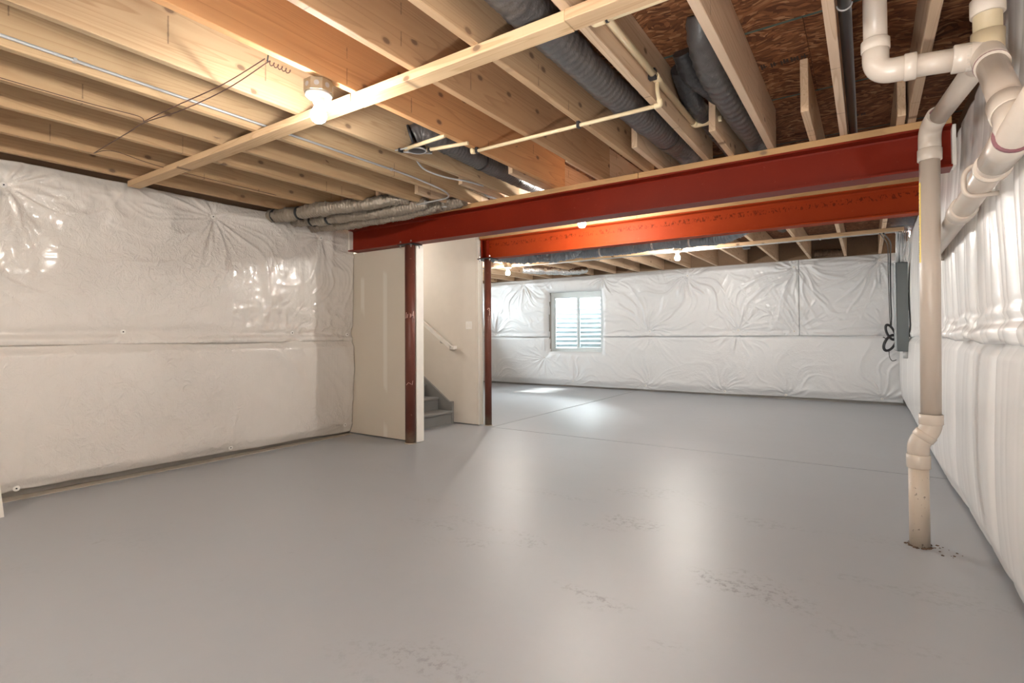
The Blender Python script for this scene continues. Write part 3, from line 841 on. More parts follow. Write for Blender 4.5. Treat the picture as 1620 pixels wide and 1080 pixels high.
# ------------------------------------------------------------------ stairs
RISE, RUN, SX = .178, .262, -4.93
st = thing('staircase', (SX - .6, 5.23, 0), 'gray painted staircase rising to the left behind the drywall stub', 'stairs')
for k in range(13):
    x = SX - k * RUN; z = RISE * (k + 1)
    obj('riser', MB().box(x - .018, x, 4.640, 5.795, RISE * k, z - .03), 'stair_paint', st)
    obj('tread', MB().bbox(x - RUN - .018, x + .028, 4.640, 5.795, z - .03, z, .008), 'stair_paint', st)
def skirt(y0, y1):
    x0, x1 = SX - 13 * RUN, SX - .04
    m = RISE / RUN
    return MB().prism([(x1, 0), (x1, .29), (x0, .29 + m * (x1 - x0)), (x0, m * (x1 - x0) - .15), (x1 - .5, 0)], 'Y', y0, y1)
obj('skirt_board', skirt(5.797, 5.829), 'stair_paint', st)
obj('skirt_cap', MB().bbox(SX - .045, SX + .01, 5.785, 5.829, 0, .31, .004), 'stair_paint', st)
obj('stringer', skirt(4.628, 4.639), 'stair_paint', st)
hr = thing('handrail', (-5.3, 5.78, 1.1), 'white sloping handrail on the stair wall', 'handrail')
m = RISE / RUN
p0 = Vector((-4.92, 5.775, 1.075)); p1 = Vector((-7.6, 5.775, 1.075 + m * 2.68))
d = (p1 - p0).normalized()
def rail_bar(a, b, hw, hh):
    up = Vector((0, 1, 0)); n = (b - a).normalized().cross(up).normalized()
    vs = []
    for p in (a, b):
        for sx_, sy_ in ((-1, -1), (1, -1), (1, 1), (-1, 1)):
            vs.append(p + up * hw * sx_ + n * hh * sy_)
    return MB().add(vs, [(3, 2, 1, 0), (4, 5, 6, 7)] + [(i, (i + 1) % 4, 4 + (i + 1) % 4, 4 + i) for i in range(4)])
obj('rail', rail_bar(p0, p1, .020, .026), 'handrail_white', hr)
obj('rail_return', MB().bbox(-4.94, -4.86, 5.755, 5.8295, 1.05, 1.10, .004), 'handrail_white', hr)
for q in (.25, 1.6):
    c = p0 + d * q
    obj('bracket', MB().tube(corner([(c.x, 5.829, c.z - .075), (c.x, 5.775, c.z - .07), (c.x, 5.775, c.z - .02)], .03), .006, 8), 'zinc', hr)
lsw = thing('light_switch', (-4.68, 5.82, 1.34), 'white double light switch plate on the stair wall', 'switch')
obj('wall_plate', MB().bbox(-4.695, -4.585, 5.822, 5.8299, 1.335, 1.445, .003), 'white_plastic', lsw)
for x in (-4.675, -4.63):
    obj('rocker', MB().bbox(x, x + .028, 5.818, 5.822, 1.36, 1.42, .001), 'white_trim', lsw)

# ------------------------------------------------------------------ bulbs
def lamp(x, y, ztop, lab, kind='mid'):
    t = thing('bulb_fixture', (x, y, ztop - .1), lab, 'lamp', None)
    bx = obj('junction_box', MB().lathe([(.076, -.066), (.079, -.062), (.079, -.0005)], (x, y, ztop), 8, False, PI / 8), 'old_box_metal', t)
    kn = MB()
    for k in range(8):
        a = PI / 4 * k; rr = .079 * math.cos(PI / 8)
        kn.tube([(x + (rr - .001) * math.cos(a), y + (rr - .001) * math.sin(a), ztop - .032), (x + (rr + .0015) * math.cos(a), y + (rr + .0015) * math.sin(a), ztop - .032)], .014, 10)
    obj('knockout', kn, 'galvanized', bx)
    obj('lamp_holder', MB().lathe([(.060, -.084), (.070, -.076), (.070, -.0665)], (x, y, ztop), 28).lathe([(.027, -.118), (.029, -.112), (.033, -.0845)], (x, y, ztop), 20), 'white_plastic', t)
    zb = ztop - .118
    obj('bulb', MB().lathe([(.001, -.102), (.020, -.100), (.033, -.090), (.0405, -.073), (.0415, -.059), (.038, -.043), (.028, -.026), (.020, -.011), (.0185, -.0005)], (x, y, zb), 24), 'bulb_' + kind, t)
    return t
lamp(-2.465, 1.795, 2.632, 'lit bare bulb on a metal octagon box, nearest, beside the pale wood strip', 'soft')
lamp(-2.56, 5.19, 2.632, 'lit bare bulb between the two red beams', 'bright')
lamp(-2.475, 8.39, 2.632, 'lit bare bulb in the rear room, right of the far window', 'cool')
lamp(-5.78, 8.48, 2.632, 'lit bare bulb in the rear room just right of the far column')
lamp(-2.55, -1.2, 2.632, 'lit bare bulb in the near room behind the viewer', 'rear')
lamp(-6.6, 5.2, 2.632, 'added bare bulb, unseen, over the staircase behind the drywall stub', 'mid')  # added out of view to brighten the stair wall
lamp(.10, -.7, 2.632, 'added bare bulb, unseen, close to the right wall behind the viewer')  # put in behind the viewer to light the right faces of the joists

# added unseen fill lamp behind the viewer, brightening the ceiling and joist undersides
s = NT('fill_glass'); em = s.n.new('ShaderNodeEmission'); em.inputs[0].default_value = (1, .99, .97, 1); em.inputs[1].default_value = 330.0
s.l.new(em.outputs[0], s.out.inputs[0])
wk = thing('fill_lamp', (-.35, -.55, 0), 'added yellow fill lamp, unseen, aimed at the ceiling behind the viewer', 'lamp')
for k in range(3):
    a = PI / 2 + 2 * PI * k / 3
    obj('leg', MB().tube([(-.35, -.55, .16), (-.35 + .22 * math.cos(a), -.55 + .22 * math.sin(a), .008)], .009, 8), 'dark_metal', wk)
obj('pole', MB().tube([(-.35, -.55, .12), (-.35, -.55, .30)], .012, 10), 'dark_metal', wk)
hx = obj('housing', MB().prism([(-.16, .30), (.16, .30), (.21, .385), (-.21, .385)], 'Y', -.69, -.41), 'yellow_label', wk)
for v_ in hx.data.vertices: v_.co.x -= 0.35
hx.data.update()
obj('barn_door', MB().box(-.572, -.566, -.69, -.41, .385, .96), 'dark_metal', hx)  # keeps the added fill off the left joists
obj('barn_door', MB().box(-.134, -.128, -.69, -.41, .385, .72), 'dark_metal', hx)
obj('lit_glass', MB().box(-.53, -.17, -.67, -.43, .386, .390), 'fill_glass', hx)

# ------------------------------------------------------------------ PVC drain system
PR = .050
def pipe(name, pts, r, mat, parent, seg=24): return obj(name, MB().tube(pts, r, seg), mat, parent)
def hub(a, b, r, parent, name='coupling', mat='pvc_fitting', lip=.0):
    a = Vector(a); b = Vector(b); d = (b - a); L = d.length; d = d.normalized()
    pts = [a, a + d * .003, b - d * .003, b]
    return obj(name, MB().tube(pts, [r - .003, r, r, r - .003], 28), mat, parent)
def elbow(name, pts, r, mat, parent, rad=.11):
    return obj(name, MB().tube(corner(pts, rad, 10), r, 24), mat, parent)
RL = (.240, 3.93); RU = (.302, 3.93)
dp = thing('drain_riser', (RL[0], RL[1], 0), 'white plastic drain stack with offset bend standing on the floor by the right wall', 'pipe')
pipe('lower_pipe', [(*RL, 0.0), (*RL, .50)], PR, 'pvc_splashed', dp)
hub((*RL, .455), (*RL, .535), PR + .009, dp)
elbow('offset_bend', [(*RL, .52), (*RL, .60), (*RU, .69), (*RU, .775)], PR + .004, 'pvc_fitting', dp, .07)
mid = Vector(((RL[0] + RU[0]) / 2, RL[1], .645)); dd = Vector((RU[0] - RL[0], 0, .09)).normalized()
hub(mid - dd * .02, mid + dd * .02, PR + .008, dp, 'joint_ring')
hub((*RU, .715), (*RU, .775), PR + .009, dp)
RT = (.318, 3.93)
pipe('upper_pipe', [(*RU, .76), (*RT, 2.36)], PR, 'pvc', dp)
hub((RT[0] - .001, RT[1], 2.255), (RT[0], RT[1], 2.325), PR + .009, dp)
WY = Vector((.425, 2.90, 2.40))
e1 = Vector((RT[0] + .03, 3.86, 2.475))
elbow('top_bend', [(*RT, 2.30), (*RT, 2.44), tuple(e1 + Vector((0, -.06, 0)))], PR + .005, 'pvc_fitting', dp, .10)
pipe('slanting_pipe', [tuple(e1 + Vector((0, .02, -.002))), (.41, 3.02, 2.405)], PR - .004, 'pvc', dp)
hub(tuple(e1 + Vector((.003, -.055, -.003))), tuple(e1 + Vector((.0035, -.062, -.0035))), PR - .001, dp, 'primer_ring', 'primer_ring')
# yellow strip label with tiny black print
mb = MB(); pr = MB(); vs = []; fs = []
def on_pipe(z, ang, off): 
    f = (z - .76) / (2.36 - .76); cx = RU[0] + (RT[0] - RU[0]) * f
    return (cx + (PR + off) * math.cos(ang), RU[1] + (PR + off) * math.sin(ang), z)
A0 = math.radians(180 - 2); A1 = math.radians(180 + 30)
for i in range(30):
    for k in range(5):
        vs.append(on_pipe(1.66 + .47 * i / 29, A0 + (A1 - A0) * k / 4, .0008))
for i in range(29):
    for k in range(4):
        q = i * 5 + k; fs.append((q, q + 1, q + 6, q + 5))
mb.add(vs, fs, True); obj('yellow_label', mb, 'yellow_label', dp)
rr = random.Random(3)
for i in range(44):
    z = 1.67 + .45 * i / 44
    if rr.random() < .15: continue
    aa = A0 + .02; ab = A0 + (A1 - A0) * rr.uniform(.35, .55)
    pr.add([on_pipe(z, aa, .0016), on_pipe(z, ab, .0016), on_pipe(z + .0055, ab, .0016), on_pipe(z + .0055, aa, .0016)], [(0, 1, 2, 3)])
obj('label_print', pr, 'black_print', dp)
# broken concrete round the foot
mb = MB(); rr = random.Random(9)
for k in range(34):
    a = rr.uniform(0, 2 * PI); q = PR + rr.uniform(.004, .02); s_ = rr.uniform(.004, .012)
    x, y = RL[0] + q * math.cos(a), RL[1] + q * math.sin(a)
    mb.lathe([(s_, 0), (s_ * .8, s_ * .5), (s_ * .3, s_ * .8)], (x, y, 0), 5, False, a)
for k in range(12):
    x, y = RL[0] + rr.uniform(.06, .19), RL[1] + rr.uniform(-.12, .06); s_ = rr.uniform(.003, .009)
    mb.lathe([(s_, 0), (s_ * .8, s_ * .3), (s_ * .3, s_ * .5)], (x, y, 0), 5, False, k)
tag(obj('concrete_crumbs', mb, 'mineral_wool'), 'dark crumbs of broken concrete around the foot of the drain stack', 'debris', None, 'stuff')

# overhead stack, side branch and the line along the wall
os_ = thing('overhead_drain', (WY.x, WY.y, 1.8), 'white plastic overhead drain with side branch, wye and pipe along the right wall', 'pipe')
EB = Vector((.048, 2.90, 2.425))
pipe('branch_drop', [(EB.x, EB.y, 2.55), (EB.x, EB.y, SZ)], PR - .004, 'pvc', os_)
hub((EB.x, EB.y, 2.525), (EB.x, EB.y, 2.575), PR + .006, os_)
elbow('branch_elbow', [(EB.x, EB.y, 2.56), (EB.x, EB.y, 2.425), (.185, EB.y, 2.42)], PR + .002, 'pvc_fitting', os_, .11)
hub((.150, EB.y, 2.4215), (.195, EB.y, 2.42), PR + .007, os_)
pipe('branch_pipe', [(.17, EB.y, 2.42), (.34, EB.y, 2.405)], PR - .003, 'pvc', os_)
hub((.315, EB.y, 2.408), (.375, EB.y, 2.403), PR + .007, os_)
elbow('wye', [(.36, 2.90, 2.404), (.425, 2.90, 2.40), (.425, 2.84, 2.35), (.424, 2.78, 2.30)], PR + .007, 'pvc_fitting', os_, .05)
pipe('wye_top', [(.428, 2.91, 2.36), (.430, 2.90, 2.49)], PR + .006, 'pvc_yellowed', os_)
pipe('stack_pipe', [(.430, 2.90, 2.48), (.432, 2.90, SZ)], PR - .002, 'pvc_yellowed', os_)
hub((.431, 2.90, 2.56), (.431, 2.90, 2.63), PR + .008, os_)
hub((.424, 2.795, 2.312), (.424, 2.787, 2.304), PR + .0085, os_, 'primer_ring', 'primer_ring')
D0 = Vector((.424, 2.80, 2.315)); D1 = Vector((.420, 2.40, 1.955))
pipe('slanting_pipe', [tuple(D0), tuple(D1)], PR + .0, 'pvc', os_)
dv = (D1 - D0).normalized()
hub(tuple(D1 - dv * .15), tuple(D1 - dv * .05), PR + .010, os_, 'wye_socket')
elbow('wye', [tuple(D1 - dv * .08), tuple(D1 + dv * .02), (.42, 2.52, 1.912), (.42, 2.72, 1.907)], PR + .006, 'pvc_fitting', os_, .05)
def rz(y): return 1.912 - .022 * (y - 2.4)
pipe('wall_line', [(.42, 1.3, rz(1.3)), (.42, 5.05, rz(5.05))], PR, 'pvc', os_)
hub((.42, 2.42, rz(2.42)), (.42, 2.62, rz(2.62)), PR + .008, os_)
hub((.42, 2.405, rz(2.4)), (.42, 2.42, rz(2.42)), PR + .0095, os_, 'primer_ring', 'primer_ring')
hub((.42, 2.78, rz(2.78)), (.42, 2.80, rz(2.80)), PR + .012, os_)
hub((.42, 3.52, rz(3.52)), (.42, 3.68, rz(3.68)), PR + .010, os_)
obj('hanger_strap', MB().tube(corner([(.475, 3.03, 1.99), (.36, 3.03, 1.97), (.36, 3.03, 1.84), (.475, 3.03, 1.845)], .05), .010, 8), 'pvc', os_)
elbow('wall_elbow', [(.42, 5.0, rz(5)), (.42, 5.15, rz(5.15)), (.56, 5.15, rz(5.15))], PR + .006, 'pvc_fitting', os_, .09)
# black gas pipe beside a joist
gp = thing('gas_pipe', (-.062, 2.5, 2.66), 'black steel pipe running beside the joist above the front beam', 'pipe')
obj('pipe_run', MB().tube([(-.064, BY, 2.690), (-.064, 7.2, 2.690)], .026, 20), 'black_pipe', gp)
obj('hanger_strap', MB().tube([(-.064 + .028 * math.cos(a), 2.72, 2.690 + .028 * math.sin(a)) for a in [PI * k / 10 - PI for k in range(11)]], .004, 6), 'galvanized', gp)

# cream sprinkler lines
sp1 = thing('sprinkler_line', (-1.0, 2.9, 2.7), 'fat cream plastic pipe strapped to a joist side with elbow at its end', 'pipe')
obj('pipe_run', MB().tube([(-1.003, .5, 2.745), (-1.003, 3.84, 2.745)], .020, 16), 'cpvc', sp1)
obj('elbow', MB().tube(corner([(-1.003, 3.80, 2.745), (-1.003, 3.86, 2.745), (-.90, 3.86, 2.75)], .03), .024, 16), 'cpvc', sp1)
obj('end_pipe', MB().tube([(-.92, 3.86, 2.75), (-.82, 3.86, 2.75)], .020, 16), 'cpvc', sp1)
obj('clamp', MB().bbox(-1.0285, -.985, 2.95, 2.985, 2.715, 2.775, .003), 'dark_metal', sp1)
hub((-1.003, 2.99, 2.745), (-1.003, 3.07, 2.745), .025, sp1, 'tee', 'cpvc')
sp2 = thing('sprinkler_branch', (-1.75, 3.10, 2.6), 'thin cream pipe crossing under the joists in front of the red beam', 'pipe')
obj('riser', MB().tube(corner([(-1.003, 3.03, 2.735), (-1.003, 3.04, 2.66), (-1.003, 3.095, 2.614)], .03), .012, 12), 'cpvc', sp2)
obj('pipe_run', MB().tube([(-2.435, 3.095, 2.614), (-1.0, 3.095, 2.614)], .0125, 12), 'cpvc', sp2)
obj('elbow', MB().tube(corner([(-2.40, 3.095, 2.614), (-2.425, 3.095, 2.614), (-2.425, 3.095, 2.639)], .012), .017, 12), 'cpvc', sp2)
obj('elbow', MB().tube(corner([(-1.04, 3.095, 2.614), (-1.003, 3.095, 2.614), (-1.003, 3.07, 2.64)], .012), .016, 12), 'cpvc', sp2)
for x in (-2.38, -1.545):
    obj('clip', MB().bbox(x - .010, x + .010, 3.078, 3.112, 2.598, 2.6395, .002), 'dark_metal', sp2)
sp3 = thing('sprinkler_branch', (-.4, 2.12, 2.6), 'thin cream pipe with elbow just behind the nailing strip at the top edge', 'pipe')
obj('pipe_run', MB().tube([(-.975, 2.125, 2.622), (.08, 2.125, 2.622)], .0145, 12), 'cpvc', sp3)
obj('elbow', MB().tube(corner([(-.93, 2.125, 2.622), (-.982, 2.125, 2.622), (-.982, 2.125, 2.70)], .012), .019, 12), 'cpvc', sp3)
obj('clip', MB().tube([(-.925, 2.125, 2.622), (-.915, 2.125, 2.622)], .0185, 12), 'black_tape', sp3)
hd = thing('sprinkler_head_box', (-2.76, 2.86, 2.59), 'black round sprinkler box with two short cream pipes between joists', 'sprinkler')
obj('body', MB().lathe([(.058, 0), (.066, .006), (.066, .030), (.052, .045)], (-2.76, 2.86, 2.622), 20), 'dark_metal', hd)
obj('rim', MB().tube(ring_pts((-2.76, 2.86), .066, 2.625), .006, 6, False), 'galvanized', hd)
obj('pipe', MB().tube([(-2.82, 2.80, 2.632), (-2.41, 2.77, 2.632)], .0135, 12), 'cpvc', hd)
obj('pipe', MB().tube([(-2.70, 2.905, 2.630), (-2.36, 2.965, 2.630)], .0135, 12), 'cpvc', hd)
obj('bracket_arm', MB().tube([(-2.90, 2.775, 2.63), (-2.70, 2.80, 2.63)], .006, 6).tube([(-2.88, 2.83, 2.63), (-2.72, 2.98, 2.63)], .006, 6), 'galvanized', hd)
for x, y in ((-2.86, 2.79), (-2.68, 2.91)):
    obj('clip', MB().bbox(x - .009, x + .009, y - .02, y + .02, 2.612, 2.639, .002), 'dark_metal', hd)

# ------------------------------------------------------------------ flexible ducts
def flex(pts, R, pitch=.032, rib=.05, seg=22, wob=.05, seed=0, crump=.0):
    P = resample(bez(pts, 12), pitch / 4)
    rs = []
    for i in range(len(P)):
        ph = (i % 4) / 4
        rs.append(R * (1 - rib * (0.5 + .5 * math.cos(2 * PI * ph)) + wob * (float(vnoise(np.array([i * .05]), np.array([seed * 1.0]), seed)[0]) - .5)))
    mb = MB().tube(P, rs, seg)
    if crump:
        n = len(P); A = np.array(mb.v); ii, kk = np.meshgrid(np.arange(n), np.arange(seg), indexing='ij')
        ctr = np.repeat(np.array([p[:] for p in P]), seg, 0)
        a = 2 * PI * kk / seg
        q = (vnoise(ii * .16 + 9, 2.5 * np.cos(a) + 2.5 * np.sin(a) + 20, seed) - .5) + .6 * (vnoise(ii * .4, 5 * np.cos(a) - 5 * np.sin(a) + 40, seed + 5) - .5)
        A = ctr + (A - ctr) * (1 + crump * 2 * q.reshape(-1, 1))
        mb.v = [tuple(r) for r in A]
    return mb
def flexduct(name, pts, R, mat, lab, bands=(), bandmat='black_tape', grp=None, rib=.05, wob=.06, seed=0, pitch=.032, crump=.05):
    P = [Vector(p) for p in pts]
    t = thing(name, tuple(P[0]), lab, 'duct', grp)
    obj('sleeve', flex(pts, R, pitch, rib, 22, wob, seed, crump), mat, t)
    full = bez(pts, 24)
    for f in bands:
        i = min(len(full) - 2, int(f * (len(full) - 1)))
        p, q = full[i], full[i + 1]; d = (q - p).normalized()
        obj('strap', MB().tube([p - d * .012, p + d * .012], R * 1.04, 22), bandmat, t)
    return t
flexduct('flexible_duct', [(-1.30, .6, 2.80), (-1.30, 1.9, 2.775), (-1.30, 3.0, 2.765), (-1.275, 3.9, 2.775), (-1.26, 4.6, 2.80), (-1.26, 5.8, 2.80)], .098, 'duct_gray',
         'long thick gray flexible duct lying between joists, running to the front beam', (.642,), rib=.035, seed=1, pitch=.05)
flexduct('flexible_duct', [(-.72, 2.93, 2.972), (-.735, 3.0, 2.88), (-.74, 3.25, 2.80), (-.725, 3.8, 2.765), (-.705, 4.5, 2.76), (-.70, 5.6, 2.77)], .082, 'duct_gray',
         'ribbed gray flexible duct dropping from the subfloor with an orange strap', (), rib=.08, seed=2, pitch=.075)
flexduct('flexible_duct', [(-.90, 3.20, 2.95), (-.885, 3.32, 2.86), (-.82, 3.55, 2.83), (-.77, 4.0, 2.87), (-.765, 4.6, 2.88)], .060, 'duct_black',
         'small black flexible duct crossing behind the ribbed gray duct', (), rib=.04, seed=3)
flexduct('flexible_duct', [(-.955, 3.35, 2.93), (-.955, 3.6, 2.82), (-.935, 3.95, 2.79), (-.925, 4.6, 2.79), (-.925, 5.6, 2.79)], .062, 'duct_black',
         'black flexible duct beside the fat cream pipe above the front beam', (), rib=.02, seed=4)
flexduct('flexible_duct', [(-.66, 2.3, 2.90), (-.655, 2.9, 2.91), (-.655, 3.6, 2.91)], .050, 'duct_black',
         'dark flexible duct tucked against the pale joist high in the bay', (), rib=.03, seed=5)
tag(obj('orange_strap', MB().bbox(-.645, -.628, 2.985, 3.005, 2.84, 2.955, .002), 'orange_strap'), 'small orange strap hanging beside the ribbed gray duct', 'strap')
flexduct('flexible_duct', [(-2.925, 2.98, 2.80), (-2.88, 3.03, 2.83), (-2.80, 3.14, 2.80), (-2.77, 3.5, 2.77), (-2.785, 4.0, 2.77), (-2.80, 4.6, 2.78), (-2.80, 5.6, 2.80)], .082, 'duct_gray',
         'gray flexible duct curling out of a joist behind the black sprinkler box', (.56,), rib=.05, seed=6)
tag(obj('duct_boot', MB().tube([(-2.9185, 2.945, 2.79), (-2.905, 2.955, 2.795)], .088, 20), 'dark_metal'), 'black round duct collar on the joist behind the sprinkler box', 'collar')
flexduct('flexible_duct', [(-3.30, 4.2, 2.78), (-3.32, 4.7, 2.78), (-3.32, 5.6, 2.80)], .065, 'duct_foil', 'short foil duct end in the bay left of the sprinkler box, above the beam', (), seed=7)
# four silver ducts in the left corner
SD = [([(-5.48, 3.36, 2.585), (-5.15, 3.40, 2.565), (-4.70, 3.50, 2.585), (-4.25, 3.72, 2.62), (-3.95, 3.95, 2.70)], .070, 'uppermost silver flexible duct in the left corner, nearest the room', (.10, .33)),
      ([(-5.48, 3.66, 2.575), (-5.10, 3.68, 2.545), (-4.65, 3.78, 2.555), (-4.15, 3.96, 2.585), (-3.80, 4.1, 2.64)], .062, 'second silver flexible duct in the left corner, with black bands', (.22, .36)),
      ([(-5.48, 3.90, 2.555), (-5.05, 3.91, 2.52), (-4.60, 3.95, 2.525), (-4.1, 4.10, 2.56), (-3.70, 4.2, 2.62)], .058, 'third silver flexible duct in the left corner, half hidden', ()),
      ([(-5.44, 4.15, 2.62), (-5.05, 4.17, 2.635), (-4.60, 4.19, 2.625), (-4.0, 4.23, 2.625), (-3.45, 4.27, 2.65)], .060, 'silver flexible duct lowest on the left, lying along the front beam', ())]
for k, (p, r_, lab, bands) in enumerate(SD):
    flexduct('flexible_duct', p, r_, 'duct_silver', lab, bands, grp='silver ducts in the left corner', rib=.09, wob=.30, seed=10 + k, pitch=.03, crump=.16)
# rear room ducts
flexduct('flexible_duct', [(-4.7, 7.3, 2.54), (-4.4, 7.35, 2.53), (-4.0, 7.45, 2.53), (-3.5, 7.5, 2.53), (-2.9, 7.5, 2.53), (-2.4, 7.5, 2.55), (-1.9, 7.45, 2.53), (-1.5, 7.4, 2.55), (-1.2, 7.5, 2.68), (-1.15, 8.2, 2.80)], .082, 'duct_blue',
         'blue gray flexible duct sagging under the rear joists behind the rear beam', (.36, .52, .64), 'white_plastic', rib=.10, wob=.12, seed=21, crump=.12)
flexduct('flexible_duct', [(-4.95, 6.22, 2.50), (-4.62, 6.36, 2.43), (-4.30, 6.55, 2.405), (-3.98, 6.85, 2.42), (-3.72, 7.12, 2.48), (-3.5, 7.2, 2.66)], .088, 'duct_blue', 'crumpled blue gray duct elbow right of the far column', (), rib=.1, wob=.25, seed=22, crump=.28)
flexduct('flexible_duct', [(-5.9, 9.2, 2.60), (-5.6, 9.5, 2.585), (-5.35, 10.2, 2.62), (-5.30, 10.9, 2.72)], .075, 'duct_foil', 'short bright foil duct above the far window', (), rib=.08, wob=.15, seed=23, crump=.16)
flexduct('flexible_duct', [(-1.05, 6.2, 2.80), (-1.02, 7.4, 2.79), (-1.0, 8.6, 2.80)], .08, 'duct_gray', 'gray duct between rear joists above the rear strip', (), seed=24)
tag(obj('insulation_batt', flex([(-.80, 11.24, 2.72), (-.5, 11.24, 2.72), (-.345, 11.24, 2.70)], .055, .05, .2, 12, .5, 4), 'mineral_wool'), 'brown batt of loose insulation on top of the far wall', 'insulation')

# ------------------------------------------------------------------ conduits, wires, panel
cn = thing('conduit', (-3.4, 2.0, 2.68), 'silver steel conduit along a joist then bending across towards the left corner', 'conduit')
obj('pipe_run', MB().tube(corner([(-3.39, BY, 2.685), (-3.39, 3.40, 2.685), (-3.30, 3.78, 2.622), (-3.40, 4.0, 2.615), (-4.78, 4.02, 2.61)], .12), .0085, 10), 'galvanized', cn)
for y in (-.6, 1.0, 3.2):
    obj('strap', MB().bbox(-3.403, -3.379, y - .008, y + .008, 2.674, 2.697, .001), 'galvanized', cn)
obj('strap', MB().bbox(-3.77, -3.75, 3.998, 4.03, 2.600, 2.6395, .001), 'galvanized', cn)
tag(obj('conduit', MB().tube(corner([(-4.72, 4.035, 2.598), (-4.2, 4.05, 2.595), (-3.75, 4.18, 2.60), (-3.45, 4.30, 2.61)], .2), .008, 10), 'galvanized'), 'second short conduit among the silver ducts in the left corner', 'conduit')
lp = thing('cable_loop', (-3.0, 3.6, 2.64), 'small looped metal cable hanging out of a joist bay near the beam', 'cable')
obj('cable', MB().tube(bez([(-3.13, 3.22, 2.74), (-3.10, 3.30, 2.66), (-3.02, 3.48, 2.622), (-2.95, 3.66, 2.622), (-2.93, 3.9, 2.63)], 8), .008, 8), 'galvanized', lp)
RC = thing('conduit_run', (-2.8, 8.7, 2.62), 'bundle of silver conduits under the rear joists bending down to the panel', 'conduit')
for k in range(4):
    y = 8.74 + k * .045; xe = .352 + k * .024
    obj('pipe_run', MB().tube(corner([(-6.6 + .5 * k, y, 2.624), (xe, y, 2.624), (xe, 9.0 + k * .05, 2.50), (xe, 9.0 + k * .05, 2.225)], .11), .0135, 10), 'galvanized', RC)
for x in (-4.4, -3.0, -1.7, -.55):
    obj('strap', MB().bbox(x - .01, x + .01, 8.71, 8.91, 2.606, 2.6095, .001), 'galvanized', RC)
tag(obj('junction_box', MB().bbox(-1.62, -1.52, 8.96, 9.06, 2.59, 2.639, .003), 'dark_metal'), 'small black box beside the conduits under the rear joists', 'box')
pn = thing('breaker_panel', (.40, 9.15, 1.0), 'dark gray electrical panel on the right wall near the far corner', 'panel')
obj('cabinet', MB().bbox(.338, .470, 8.97, 9.37, .995, 2.215, .004), 'panel_gray', pn)
dr_ = obj('door', MB().bbox(.322, .338, 8.962, 9.38, 1.0, 2.21, .003), 'panel_door', pn)
for z in (1.25, 1.6, 1.93):
    obj('hinge', MB().bbox(.318, .322, 8.955, 8.972, z, z + .03, .001), 'zinc', dr_)
obj('conduit_stub', MB().tube([(.43, 9.0, .90), (.43, 9.0, .994)], .03, 14), 'galvanized', pn)
mb = MB(); rr = random.Random(5)
for k in range(5):
    x = .40 + .018 * k
    mb.tube(bez([(x, 9.0, 2.22), (x + rr.uniform(-.02, .02), 8.99, 2.36), (x + rr.uniform(-.03, .02), 8.97, 2.5), (x + .0, 8.95, 2.66)], 6), .006, 6)
tag(obj('cable_bundle', mb, 'galvanized'), 'loose cables rising from the panel top to the joists', 'cable')
ck = thing('cable_coil', (.30, 10.9, 1.0), 'black cables hanging in front of the far wall ending in a coil', 'cable')
obj('cable', MB().tube(bez([(.20, 8.75, 2.60), (.30, 9.6, 2.58), (.33, 10.6, 2.52), (.338, 11.0, 2.35), (.336, 11.0, 1.9), (.342, 11.0, 1.55), (.335, 11.0, 1.33)], 10), .010, 8), 'cable_black', ck)
obj('cable', MB().tube(bez([(.16, 8.75, 2.60), (.26, 9.6, 2.57), (.30, 10.6, 2.50), (.308, 11.0, 2.33), (.315, 11.0, 1.8), (.325, 11.0, 1.33)], 10), .006, 8), 'cable_black', ck)
def loop(cx, cz, rx, rz_, tilt, y, n=3, rt=.014):
    mb = MB()
    for q in range(n):
        P = []
        for k in range(33):
            a = 2 * PI * k / 32
            x, z = rx * (1 - .08 * q) * math.cos(a), rz_ * (1 - .06 * q) * math.sin(a)
            P.append((cx + x * math.cos(tilt) - z * math.sin(tilt), y - .018 * q + .01 * math.sin(a), cz + x * math.sin(tilt) + z * math.cos(tilt)))
        mb.tube(P, rt, 8, False)
    return mb
obj('coil', loop(.325, 1.26, .055, .14, .35, 11.0), 'cable_black', ck)
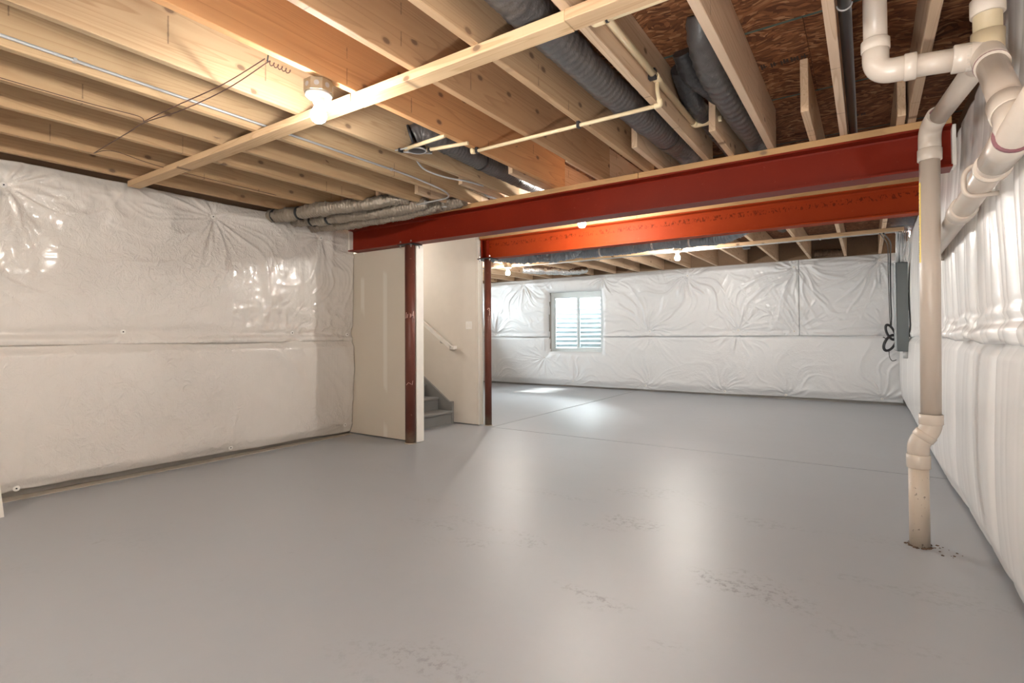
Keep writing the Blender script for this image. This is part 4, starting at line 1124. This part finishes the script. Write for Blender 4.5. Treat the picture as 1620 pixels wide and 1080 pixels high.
obj('coil', loop(.315, 1.08, .075, .15, -.45, 10.97), 'cable_black', ck)
obj('cable_tail', MB().tube(bez([(.30, 10.96, .95), (.305, 10.95, .85), (.34, 10.94, .78), (.40, 10.93, .80)], 8), .006, 6).tube([(.22, 10.95, 1.18), (.28, 10.95, 1.14)], .008, 6), 'cable_black', ck)
# thin brown wires strung under the near joists
wr = thing('loose_wire', (-3.4, 1.5, 2.6), 'thin brown wire strung from a nail across the near joists', 'wire')
zz = JZ - .006
obj('wire', MB().tube(bez([(-2.475, 1.49, zz), (-2.9, 1.50, zz - .012), (-3.4, 1.48, zz - .014), (-3.84, 1.49, zz)], 8), .0030, 6), 'wire_brown', wr)
obj('wire', MB().tube(bez([(-2.475, 1.515, zz), (-2.9, 1.53, zz - .02), (-3.4, 1.52, zz - .022), (-3.84, 1.50, zz), (-4.13, 1.51, zz), (-4.80, 1.535, zz)], 8), .0030, 6), 'wire_brown', wr)
obj('wire', MB().tube(bez([(-3.80, -.2, zz), (-3.81, .79, zz), (-3.80, 1.2, zz), (-3.77, 1.43, zz), (-3.84, 1.49, zz)], 8), .0026, 6), 'wire_brown', wr)
obj('wire', MB().tube(bez([(-4.80, 1.535, zz), (-4.63, 1.61, zz), (-4.75, 2.0, zz), (-4.79, 3.0, zz)], 8), .0026, 6), 'wire_brown', wr)
obj('nail', MB().tube([(-2.47, 1.50, zz - .012), (-2.46, 1.50, JZ + .02)], .004, 6), 'dark_metal', wr)
mb = MB(); P = []
for k in range(41):
    a = k / 40; P.append((-2.46 + .004 + .010 * math.cos(a * 34), 1.50 + .12 * a, zz - .02 + .010 * math.sin(a * 34)))
obj('coiled_end', MB().tube(P, .0028, 5), 'wire_brown', wr)

# leaning pale board at the left edge
lb = MB().prism([(-5.30, 0.0), (-5.13, 0.0), (-5.165, .24), (-5.335, .24)], 'Y', .93, 1.10)
tag(obj('loose_board', MB().prism([(1.075, 0), (1.105, 0), (1.080, .26), (1.05, .26)], 'X', -5.20, -5.03), 'white_trim'), 'pale board leaning at the left edge in front of the left wall', 'board')
